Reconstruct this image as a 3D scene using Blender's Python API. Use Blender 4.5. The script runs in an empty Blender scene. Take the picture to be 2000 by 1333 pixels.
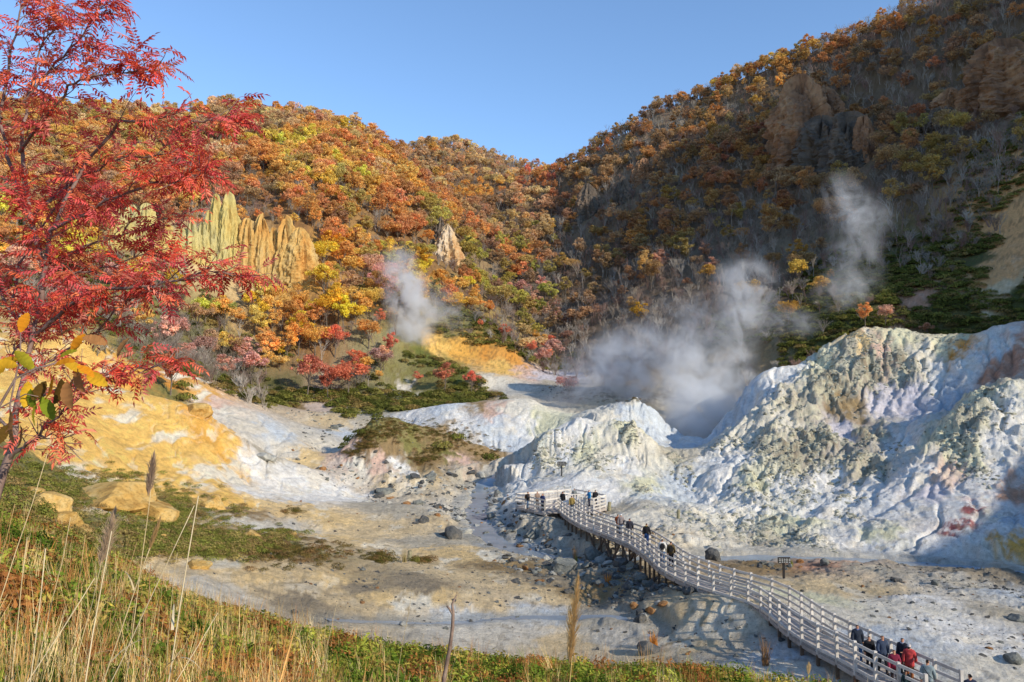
import bpy, bmesh, math, random
import numpy as np
from mathutils import Vector, Matrix, Euler, Quaternion

# ------------------------------------------------------------------ camera, sky, sun, exposure
SC = bpy.context.scene
COL = SC.collection
PITCH = math.radians(3.80); CAMZ = 12.7; FPX = 1556.0
_cd = bpy.data.cameras.new('camera'); CAM = bpy.data.objects.new('camera', _cd); COL.objects.link(CAM)
CAM.location = (0, 0, CAMZ); CAM.rotation_euler = (math.pi/2 + PITCH, 0, 0)
_cd.lens = FPX/2000*36; _cd.sensor_width = 36; _cd.clip_start = 0.05; _cd.clip_end = 6000
SC.camera = CAM
SUN_EL = math.radians(24); SUN_AZ = math.radians(130)      # azimuth clockwise from +Y (the view direction)
W = bpy.data.worlds.new('World'); SC.world = W; W.use_nodes = True
_n = W.node_tree.nodes; _n.clear()
_sky = _n.new('ShaderNodeTexSky'); _sky.sky_type = 'NISHITA'; _sky.sun_disc = False
_sky.sun_elevation = SUN_EL; _sky.sun_rotation = SUN_AZ
_sky.altitude = 200; _sky.air_density = 1.0; _sky.dust_density = 0.0; _sky.ozone_density = 4.0
_bg = _n.new('ShaderNodeBackground'); _bg.inputs['Strength'].default_value = 0.130
_wo = _n.new('ShaderNodeOutputWorld')
W.node_tree.links.new(_sky.outputs[0], _bg.inputs['Color']); W.node_tree.links.new(_bg.outputs[0], _wo.inputs['Surface'])
_sl = bpy.data.lights.new('sun', 'SUN'); SUN = bpy.data.objects.new('sun', _sl); COL.objects.link(SUN)
_sl.energy = 2.7; _sl.angle = math.radians(0.55); _sl.color = (1.0, 0.90, 0.74)
_sd = Vector((math.sin(SUN_AZ)*math.cos(SUN_EL), math.cos(SUN_AZ)*math.cos(SUN_EL), math.sin(SUN_EL)))
SUN.rotation_euler = _sd.to_track_quat('Z', 'Y').to_euler(); SUN.location = _sd*400
SC.view_settings.view_transform = 'Standard'; SC.view_settings.look = 'None'
SC.view_settings.exposure = 0.86; SC.view_settings.gamma = 1.0; SC.view_settings.use_curve_mapping = False
SC.render.engine = 'CYCLES'
SC.cycles.max_bounces = 7; SC.cycles.diffuse_bounces = 4; SC.cycles.glossy_bounces = 2; SC.cycles.transmission_bounces = 4
SC.cycles.transparent_max_bounces = 8; SC.cycles.volume_bounces = 5; SC.cycles.use_denoising = True
SC.cycles.volume_step_rate = 1.0; SC.cycles.volume_max_steps = 256
QN, QR = 1050, 0.8      # terrain columns in view, range step factor
random.seed(7); RNG = np.random.default_rng(7)

# ------------------------------------------------------------------ helpers
CP, SP = math.cos(PITCH), math.sin(PITCH)
def unproj(px, py, d):
    a = (px-1000)/FPX; b = (666.5-py)/FPX
    y = CP - SP*b; z = SP + CP*b; s = d/y
    return (a*s, d, CAMZ + z*s)
def unproj_z(px, py, zp):
    x, y, z = unproj(px, py, 1.0)
    s = (zp-CAMZ)/(z-CAMZ)
    return (x*s, s, zp)
def proj(x, y, z):
    Z = z-CAMZ; dep = y*CP + Z*SP; u = -y*SP + Z*CP
    return 1000 + FPX*x/dep, 666.5 - FPX*u/dep
def _hash(ix, iy, seed):
    h = (ix.astype(np.int64)*374761393 + iy.astype(np.int64)*668265263 + seed*974711) & 0xffffffff
    h = ((h ^ (h >> 13))*1274126177) & 0xffffffff
    return (h ^ (h >> 16)) & 0xffff
def pnoise(x, y, seed=0):
    x = np.asarray(x, float); y = np.asarray(y, float)
    ix = np.floor(x); iy = np.floor(y); fx = x-ix; fy = y-iy
    u = fx*fx*fx*(fx*(fx*6-15)+10); v = fy*fy*fy*(fy*(fy*6-15)+10)
    def g(dx, dy):
        a = _hash(ix+dx, iy+dy, seed)*(2*math.pi/65536)
        return np.cos(a)*(fx-dx) + np.sin(a)*(fy-dy)
    n0 = g(0,0)*(1-u)+g(1,0)*u; n1 = g(0,1)*(1-u)+g(1,1)*u
    return (n0*(1-v)+n1*v)*1.5
def fbm(x, y, oct=4, seed=0, gain=0.5):
    s = 0; a = 1
    for i in range(oct):
        s = s + a*pnoise(x, y, seed+i*17); x = x*2.03+11.3; y = y*2.03-7.1; a *= gain
    return s
def ridged(x, y, oct=4, seed=0, gain=0.5):
    s = 0; a = 1
    for i in range(oct):
        s = s + a*(1-2*np.abs(pnoise(x, y, seed+i*17))); x = x*2.03+5.3; y = y*2.03-9.1; a *= gain
    return s
def lin(c):
    c = np.asarray(c, float)/255
    return np.where(c <= 0.04045, c/12.92, ((c+0.055)/1.055)**2.4)
def linc(c, k=1.0):
    v = lin(c)*k
    return (float(v[0]), float(v[1]), float(v[2]), 1.0)

def tag(o, label=None, cat=None, group=None, kind=None):
    if label: o['label'] = label
    if cat: o['category'] = cat
    if group: o['group'] = group
    if kind: o['kind'] = kind
    return o
def empty(name, loc=(0,0,0), rz=0):
    o = bpy.data.objects.new(name, None); COL.objects.link(o)
    o.location = loc; o.rotation_euler = (0,0,rz); o.empty_display_size = 0.2
    return o
def link(name, me, parent=None, loc=None):
    o = bpy.data.objects.new(name, me); COL.objects.link(o)
    if parent: o.parent = parent
    if loc is not None: o.location = loc
    return o
def mesh_from(name, verts, faces, mat=None, smooth=False, mats=None, fm=None):
    me = bpy.data.meshes.new(name)
    me.from_pydata([tuple(map(float, v)) for v in verts], [], [tuple(map(int, f)) for f in faces])
    if mat: me.materials.append(mat)
    if mats:
        for m in mats: me.materials.append(m)
        me.polygons.foreach_set('material_index', np.asarray(fm, np.int32))
    if smooth: me.polygons.foreach_set('use_smooth', np.ones(len(me.polygons), bool))
    me.update()
    return me
def mesh_np(name, V, F, mat=None, smooth=False):
    """V (n,3), F (m,k) with one k"""
    V = np.asarray(V, np.float32); F = np.asarray(F, np.int32); k = F.shape[1]
    me = bpy.data.meshes.new(name)
    me.vertices.add(len(V)); me.vertices.foreach_set('co', V.ravel())
    me.loops.add(F.size); me.loops.foreach_set('vertex_index', F.ravel())
    me.polygons.add(len(F)); me.polygons.foreach_set('loop_start', np.arange(0, F.size, k, dtype=np.int32))
    me.polygons.foreach_set('loop_total', np.full(len(F), k, np.int32))
    if smooth: me.polygons.foreach_set('use_smooth', np.ones(len(F), bool))
    me.update(calc_edges=True)
    if mat: me.materials.append(mat)
    return me

# ---- materials
class NT:
    def __init__(s, name):
        s.m = bpy.data.materials.new(name); s.m.use_nodes = True; s.t = s.m.node_tree; s.n = s.t.nodes
        s.b = s.n['Principled BSDF']; s.o = s.n['Material Output']; s.b.inputs['Specular IOR Level'].default_value = 0.25
    def add(s, typ, **kw):
        n = s.n.new(typ)
        for k, v in kw.items():
            if k in n.inputs.keys(): n.inputs[k].default_value = v
            else: setattr(n, k, v)
        return n
    def l(s, a, b): s.t.links.new(a, b)
    def noise(s, scale, detail=4, rough=0.55, vec=None, dist=0):
        n = s.add('ShaderNodeTexNoise'); n.inputs['Scale'].default_value = scale; n.inputs['Detail'].default_value = detail
        n.inputs['Roughness'].default_value = rough; n.inputs['Distortion'].default_value = dist
        if vec is not None: s.l(vec, n.inputs['Vector'])
        return n.outputs['Fac']
    def ramp(s, fac, pts):
        r = s.add('ShaderNodeValToRGB'); e = r.color_ramp.elements
        while len(e) < len(pts): e.new(0.5)
        for i, (p, c) in enumerate(pts):
            e[i].position = p; e[i].color = c if len(c) == 4 else (*c, 1)
        s.l(fac, r.inputs[0]); return r.outputs[0]
    def mix(s, fac, a, b, mode='MIX'):
        n = s.add('ShaderNodeMix'); n.data_type = 'RGBA'; n.blend_type = mode
        for i, v in ((0, fac), (6, a), (7, b)):
            if hasattr(v, 'links'): s.l(v, n.inputs[i])
            else: n.inputs[i].default_value = v
        return n.outputs[2]
    def math(s, op, a, b=0.5):
        n = s.add('ShaderNodeMath'); n.operation = op
        for i, v in ((0, a), (1, b)):
            if hasattr(v, 'links'): s.l(v, n.inputs[i])
            else: n.inputs[i].default_value = v
        return n.outputs[0]
    def bump(s, h, dist, strength=1.0, prev=None):
        n = s.add('ShaderNodeBump'); n.inputs['Strength'].default_value = strength; n.inputs['Distance'].default_value = dist
        s.l(h, n.inputs['Height'])
        if prev is not None: s.l(prev, n.inputs['Normal'])
        return n.outputs[0]
    def objco(s): return s.add('ShaderNodeTexCoord').outputs['Object']
    def pos(s): return s.add('ShaderNodeNewGeometry').outputs['Position']
    def done(s, col=None, rough=0.9, nrm=None):
        if col is not None:
            if hasattr(col, 'links'): s.l(col, s.b.inputs['Base Color'])
            else: s.b.inputs['Base Color'].default_value = col
        s.b.inputs['Roughness'].default_value = rough
        if nrm is not None: s.l(nrm, s.b.inputs['Normal'])
        return s.m
def mottled(name, c0, c1, scale=8, rough=0.85, bump=0.01, space='obj', bscale=None, detail=5):
    t = NT(name); v = t.objco() if space == 'obj' else t.pos()
    f = t.noise(scale, detail, 0.6, v)
    col = t.ramp(f, [(0.3, c0), (0.7, c1)])
    nb = t.bump(t.noise(bscale or scale*2.5, 5, 0.65, v), bump) if bump else None
    return t.done(col, rough, nb)
def leafmat(name, mode, base=None, trans=0.35):
    """mode: 'obj' object colour, 'inst' instancer tint, 'fix' base"""
    t = NT(name)
    if mode == 'obj': c = t.add('ShaderNodeObjectInfo').outputs['Color']
    elif mode == 'inst':
        a = t.add('ShaderNodeAttribute'); a.attribute_type = 'INSTANCER'; a.attribute_name = 'tint'; c = a.outputs['Color']
    else:
        r = t.add('ShaderNodeRGB'); r.outputs[0].default_value = base; c = r.outputs[0]
    a = t.add('ShaderNodeAttribute'); a.attribute_name = 'leafvar'
    c = t.mix(1.0, c, t.ramp(a.outputs['Fac'], [(0, (0.55,0.5,0.45)), (0.5, (1,1,1)), (1, (1.5,1.45,1.2))]), 'MULTIPLY')
    d = t.add('ShaderNodeBsdfDiffuse'); tr = t.add('ShaderNodeBsdfTranslucent'); m = t.add('ShaderNodeMixShader')
    t.l(c, d.inputs[0]); t.l(c, tr.inputs[0]); m.inputs[0].default_value = trans
    t.l(d.outputs[0], m.inputs[1]); t.l(tr.outputs[0], m.inputs[2]); t.l(m.outputs[0], t.o.inputs['Surface'])
    return t.m
# ------------------------------------------------------------------ terrain: control points, smoothly joined
# seen points (pixel, pixel, metres ahead)
SEEN = [
# foreground bank crest
(450,1226,16),(560,1252,16),(700,1277,17),(900,1304,17),(1100,1322,17),(1300,1328,17),(1450,1340,17),(1600,1362,17),
(2000,1450,17),(0,1065,15),(120,1120,15),(260,1192,15),
# valley floor
(300,1150,33),(420,1140,36),(500,1180,36),(400,1090,40),(560,1100,43),(700,1150,43),(700,1100,48),(850,1130,47),
(850,1200,42),(1000,1160,47),(1000,1230,41),(1100,1255,40),(1150,1180,47),(1250,1250,39.9),(1400,1210,39.5),(1450,1270,35.3),
(1550,1290,32.5),(1080,1045,63),(1100,1090,58.8),(1000,1068,64),(945,1040,69),(930,1000,78),(940,960,90),(985,920,104),
(880,1045,66),(800,1085,58),(750,1020,68),(620,1040,62),(520,1010,62),(600,985,70),(800,990,75),(850,960,84),(760,960,86),
(1250,1000,70),(1200,985,75),(1350,1040,64),(1300,1060,60),(1400,1070,59.5),(1400,1090,57.5),(1600,1086,58),(1800,1098,56.5),
(2000,1115,54.5),(1500,1110,53.5),(1700,1130,49),(1850,1150,47.5),(1600,1180,42.5),(1750,1230,36.5),(1900,1200,41),
(2000,1180,45),(2000,1300,32.5),(1900,1300,31.5),(2000,1140,50),
# yellow hill on the left
(0,650,72),(100,690,73),(150,720,74),(210,750,75),(330,778,77),(400,800,79),(450,835,80),(520,885,82),(600,912,84),(720,962,86),
(100,800,60),(250,860,65),(400,900,70),(500,940,74),(0,895,42),(60,885,49),(130,930,51),(250,958,55),(400,985,60),(480,975,66),
(600,975,74),(700,980,81),(200,1000,44),(100,960,42),(300,1060,39),(450,1040,50),
(186,661,95),(236,695,98),(300,718,101),(368,736,105),(449,783,104),(388,783,98),(425,780,101),(489,803,101),(574,844,101),(600,870,98),
(560,900,92),(470,850,91),
# valley head
(650,860,108),(600,830,122),(560,800,140),(680,810,130),(760,806,137),(490,775,140),(600,770,148),(700,770,150),(800,770,152),
(930,770,155),(850,800,135),(940,790,142),
# brown mound
(706,834,97),(722,822,99),(760,818,101),(850,836,104),(950,870,106),(1000,895,105),(690,880,93),(655,905,92),(780,895,93),(850,890,97),
(800,935,88),(900,930,92),(980,905,100),
# pale blue mounds
(800,805,128),(870,795,125),(905,817,121),(960,785,126),(1040,780,128),(1085,805,128),(930,840,116),(1000,850,116),(1060,880,112),(870,830,118),
# yellow cliff
(790,680,170),(830,650,185),(873,622,192),(940,645,190),(1000,680,188),(1060,715,184),(850,712,168),(930,740,162),(1000,755,158),
(906,725,160),(937,737,158),(780,755,156),(900,765,152),(1000,772,146),(1040,795,138),(1070,745,170),(1090,720,190),
(1120,760,160),(1100,800,140),(1120,815,128),(1200,800,135),
# grey peak and steaming pit
(1165,815,112),(1200,800,114),(1245,779,116),(1285,805,116),(1300,850,114),(1335,868,112),(1200,760,150),(1300,760,150),(1290,800,138),
(1440,770,135),(1400,760,148),
# central mound
(950,945,92),(1000,890,95),(1040,860,93),(1110,826,94),(1160,822,94),(1220,832,93),(1270,850,92),(1290,880,92),(1310,930,86),(1340,985,79),
(1020,930,88),(1000,965,84),(1100,930,83),(1110,880,91),(1180,900,88),(1190,862,90.5),(1230,940,80),(1120,955,78),(1050,955,80),(1260,980,74),
(1330,900,92),(1380,880,96),(1350,950,84),
# white hill on the right
(1500,762,104),(1480,790,100),(1455,830,96),(1430,870,92),(1390,930,84),(1350,985,77),(1450,760,112),(1490,727,114),(1590,695,114),
(1670,645,114),(1750,648,114),(1870,655,110),(1950,640,104),(2000,632,102),(2150,600,102),(1600,730,108),(1700,700,107),(1800,690,106),
(1900,700,100),(1560,790,100),(1650,780,100),(1780,760,100),(1640,830,94),(1780,815,94),(1850,790,93),(1700,870,88),(1600,900,86),
(1650,960,78),(1570,1000,72),(2000,740,86),(1940,770,84),(1880,830,80),(1820,900,75),(1760,970,70),(1680,1040,64),(1950,850,76),
(1950,950,68),(1850,1000,64),(1950,1050,59),(1700,1080,60),(1850,1085,58.5),(2000,1100,56.5),(1550,1070,63),(1480,1040,68),
(1420,1010,72),(1450,950,80),(1480,900,86),(1520,850,92),(1500,1000,73),(2200,720,84),(2200,900,70),(2200,1080,56),
# wooded hill, left
(300,690,115),(430,740,122),(200,640,112),(100,600,115),(0,560,118),(480,740,150),(640,760,155),(750,740,158),(500,660,165),(700,640,172),
(760,600,185),(500,560,182),(350,560,165),(200,540,150),(600,540,187),(720,520,205),(850,590,200),(900,540,225),(300,470,185),(450,480,195),
(580,480,198),(450,420,207),(600,400,218),(700,400,225),(850,430,250),(880,520,232),(0,420,190),(150,400,200),(600,320,270),(450,320,265),
(750,330,275),(820,380,285),(300,330,255),(0,320,250),(0,235,320),(200,240,325),(330,248,330),(450,242,335),(580,243,335),(680,262,330),
(740,292,325),(780,320,320),(-200,240,310),(-200,500,130),(-200,650,90),
# far saddle
(850,360,380),(800,330,400),(900,420,340),(960,480,310),(960,400,370),(1000,360,420),(850,292,440),(900,298,450),(960,318,460),
(1030,340,470),(1075,355,475),(1060,700,200),(1020,640,225),(950,590,245),(940,540,262),(1000,500,290),(1040,440,330),
# wooded hill, right
(1100,650,215),(1150,720,185),(1150,600,228),(1150,500,270),(1100,420,330),(1150,400,315),(1090,345,385),(1160,302,375),(1200,272,370),
(1270,237,362),(1350,205,352),(1420,180,345),(1480,152,338),(1560,125,328),(1640,90,318),(1760,30,305),(1850,-10,298),(2000,-80,288),
(1300,740,152),(1400,720,150),(1300,650,180),(1300,550,212),(1300,430,255),(1300,320,300),(1500,690,145),(1500,560,182),(1500,430,225),
(1500,300,268),(1500,220,300),(1700,620,138),(1700,520,165),(1700,400,198),(1700,280,235),(1700,150,272),(1850,600,132),(1850,450,165),
(1850,300,205),(1850,120,250),(2000,560,128),(2000,420,155),(2000,250,195),(2000,80,235),(2200,500,120),(2200,200,200),(2200,-100,270)]
# hidden ground (pixel column, metres ahead, height)
HID = [(-600,1.5,11.1),(0,1.5,11.1),(1000,1.5,11.0),(2000,1.5,11.0),(2600,1.5,11.0),(0,4,10.9),(500,4,10.6),(1000,4,10.3),(1500,4,10.1),
(2000,4,10.0),(-300,8,10.9),(0,8,10.6),(300,8,9.95),(600,8,9.4),(1000,8,9.0),(1600,8,8.6),(2000,8,8.4),(0,13,10.3),(250,13,9.4),(500,13,8.75),
(700,13,8.1),(1000,13,7.7),(1300,13,7.5),(1600,13,7.1),(0,24,9.9),(250,24,7.5),(500,24,5.5),(900,24,4),(1300,24,3.5),(1600,24,3.0),
(2000,24,2.6),(900,33,1.5),(1300,33,1.5),(1310,44.6,2.05),(1364,41.8,2.3),(1410,40.2,2.3),(1453,39,2.3),(1545,33.7,2.05),(1611,31.2,1.95),(1694,28.6,1.85),(1900,24,1.9),
(1230,53.8,1.3),(1166,58.8,1.3),(1105,65.9,1.5),(1064,68.2,2.0),(1008,72.8,1.9),(1120,74,2.2),(1183,71.6,1.95),
(150,82,12),(330,86,9),(520,90,4.7),(760,110,6.0),(760,124,7.0),(640,104,5.3),(680,99,4.6),(880,114,5.5),(720,107,5.6),(950,112,4.4),(1130,101,6),(1240,101,5.2),(1000,104,3.2),(1390,121,3.2),(1350,123,3.4),(1430,119,4.5),
(1440,106,6),(1460,122,8),(1500,126,11),(1600,126,15),(1700,127,19.5),(1870,122,19),(2000,116,20),(300,400,118),(580,420,118),(780,380,95),
(1090,450,110),(1350,430,120),(1640,400,125),(2000,370,140),(0,400,115)]
FREE = [(85,40,30),(96,73,42),(73,50,22),(120,60,50),(150,100,84),(230,125,205),(200,60,115),(300,100,235),(190,140,165),(200,170,165),(260,180,215),(330,220,230),(60,20,14),(72,21,26),(85,24,30),(48,48,4),(75,0,20),(100,-10,28),(0,-20,11.5),(60,-40,13),  # unseen ground; heights on the right shaped to cast shade into view
(-60,-30,14),(0,-200,30),(200,-200,40),(-200,-150,50),(-400,0,110),(-60,40,16),(-90,60,25),(-150,40,60),(400,0,130),(600,600,120),
(0,1200,100),(-600,600,110),(-800,-300,60),(800,-300,60),(0,-900,40),(900,900,60),(-900,900,60),(0,2500,0),(2500,0,0),(-2500,0,0),(0,-2500,0)]
_pts = [unproj(*p) for p in SEEN]
for px, d, z in HID: _pts.append(((px-1000)/FPX*d*1.0, d, z))
_pts += FREE
_pts = np.array(_pts)
def lp(x, y):
    return np.arctan2(x, y), np.log(np.hypot(x, y))
_th, _lr = lp(_pts[:,0], _pts[:,1]); _z = _pts[:,2]
_dup = np.abs(_th) > 1.6
_th = np.concatenate([_th, _th[_dup]-np.sign(_th[_dup])*2*math.pi]); _lr = np.concatenate([_lr, _lr[_dup]]); _z = np.concatenate([_z, _z[_dup]])
C2 = 0.010**2
_A = np.sqrt((_th[:,None]-_th)**2+(_lr[:,None]-_lr)**2+C2)
_n = len(_z); _P = np.c_[np.ones(_n), _th, _lr]
_M = np.block([[_A, _P],[_P.T, np.zeros((3,3))]])
_M[:_n,:_n] += np.eye(_n)*-0.0015
_wt = np.linalg.solve(_M, np.r_[_z, 0,0,0])
def rbf(th, lr):
    out = np.empty(th.size); th = th.ravel(); lr = lr.ravel()
    for i in range(0, th.size, 40000):
        a = th[i:i+40000].astype(np.float32); b = lr[i:i+40000].astype(np.float32)
        K = a[:,None]-_th.astype(np.float32); K *= K; Q = b[:,None]-_lr.astype(np.float32); Q *= Q; K += Q; K += np.float32(C2); np.sqrt(K, out=K)
        out[i:i+40000] = K @ _wt[:_n].astype(np.float32) + _wt[_n] + _wt[_n+1]*a + _wt[_n+2]*b
    return out
HALF = math.radians(37)
TH = np.r_[-np.linspace(math.pi, HALF, 60, endpoint=False)[0:], np.linspace(-HALF, HALF, QN), np.linspace(HALF, math.pi, 60)[1:]]
_seg = lambda a, b, k: list(np.exp(np.arange(math.log(a), math.log(b), k)))
RR = np.array(_seg(0.5, 20, 0.035) + _seg(20, 50, 0.010*QR) + _seg(50, 132, 0.0042*QR) + _seg(132, 500, 0.007*QR) + _seg(500, 2600, 0.05))
LR = np.log(RR)
_T, _L = np.meshgrid(TH, LR, indexing='ij')
# the hill sheet is first joined on a coarser lattice and then refined
_lt = np.r_[TH[:60:3], np.linspace(-HALF, HALF, 420), TH[-60::3], TH[-1]]; _lt = np.unique(_lt)
_ll = np.linspace(LR[0], LR[-1], 520)
_gz = rbf(*np.meshgrid(_lt, _ll, indexing='ij')).reshape(len(_lt), len(_ll))
def bil(G, ga, gb, a, b):
    i = np.clip(np.searchsorted(ga, a)-1, 0, len(ga)-2); j = np.clip(np.searchsorted(gb, b)-1, 0, len(gb)-2)
    u = np.clip((a-ga[i])/(ga[i+1]-ga[i]), 0, 1); v = np.clip((b-gb[j])/(gb[j+1]-gb[j]), 0, 1)
    return G[i,j]*(1-u)*(1-v)+G[i+1,j]*u*(1-v)+G[i,j+1]*(1-u)*v+G[i+1,j+1]*u*v
Z0 = bil(_gz, _lt, _ll, _T, _L)
_k = np.clip((np.exp(_L)-1.6)/2.0, 0, 1); Z0 = 11.0*(1-_k)+Z0*_k
X0 = np.exp(_L)*np.sin(_T); Y0 = np.exp(_L)*np.cos(_T)
def zlook(x, y, G=None):
    t, l = lp(np.asarray(x, float), np.asarray(y, float))
    return bil(ZF if G is None else G, TH, LR, t, l)
def hit(px, py, G=None):
    """first ground point seen through a pixel of the photograph"""
    G = ZF if G is None else G
    x, y, z = unproj(px, py, 1.0); th = math.atan2(x, y); h = math.hypot(x, y); sl = (z-CAMZ)/h
    i = int(np.clip(np.searchsorted(TH, th)-1, 0, len(TH)-2)); u = (th-TH[i])/(TH[i+1]-TH[i])
    col = G[i]*(1-u)+G[i+1]*u
    diff = (CAMZ+sl*RR)-col
    k = np.where((diff[1:] <= 0) & (RR[1:] > 2.0))[0]
    if len(k) == 0: return None
    k = k[0]; f = diff[k]/(diff[k]-diff[k+1]) if diff[k] > 0 else 0.0
    r = RR[k]+(RR[k+1]-RR[k])*f
    return Vector((r*math.sin(th), r*math.cos(th), CAMZ+sl*r))
ZF = Z0

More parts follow.
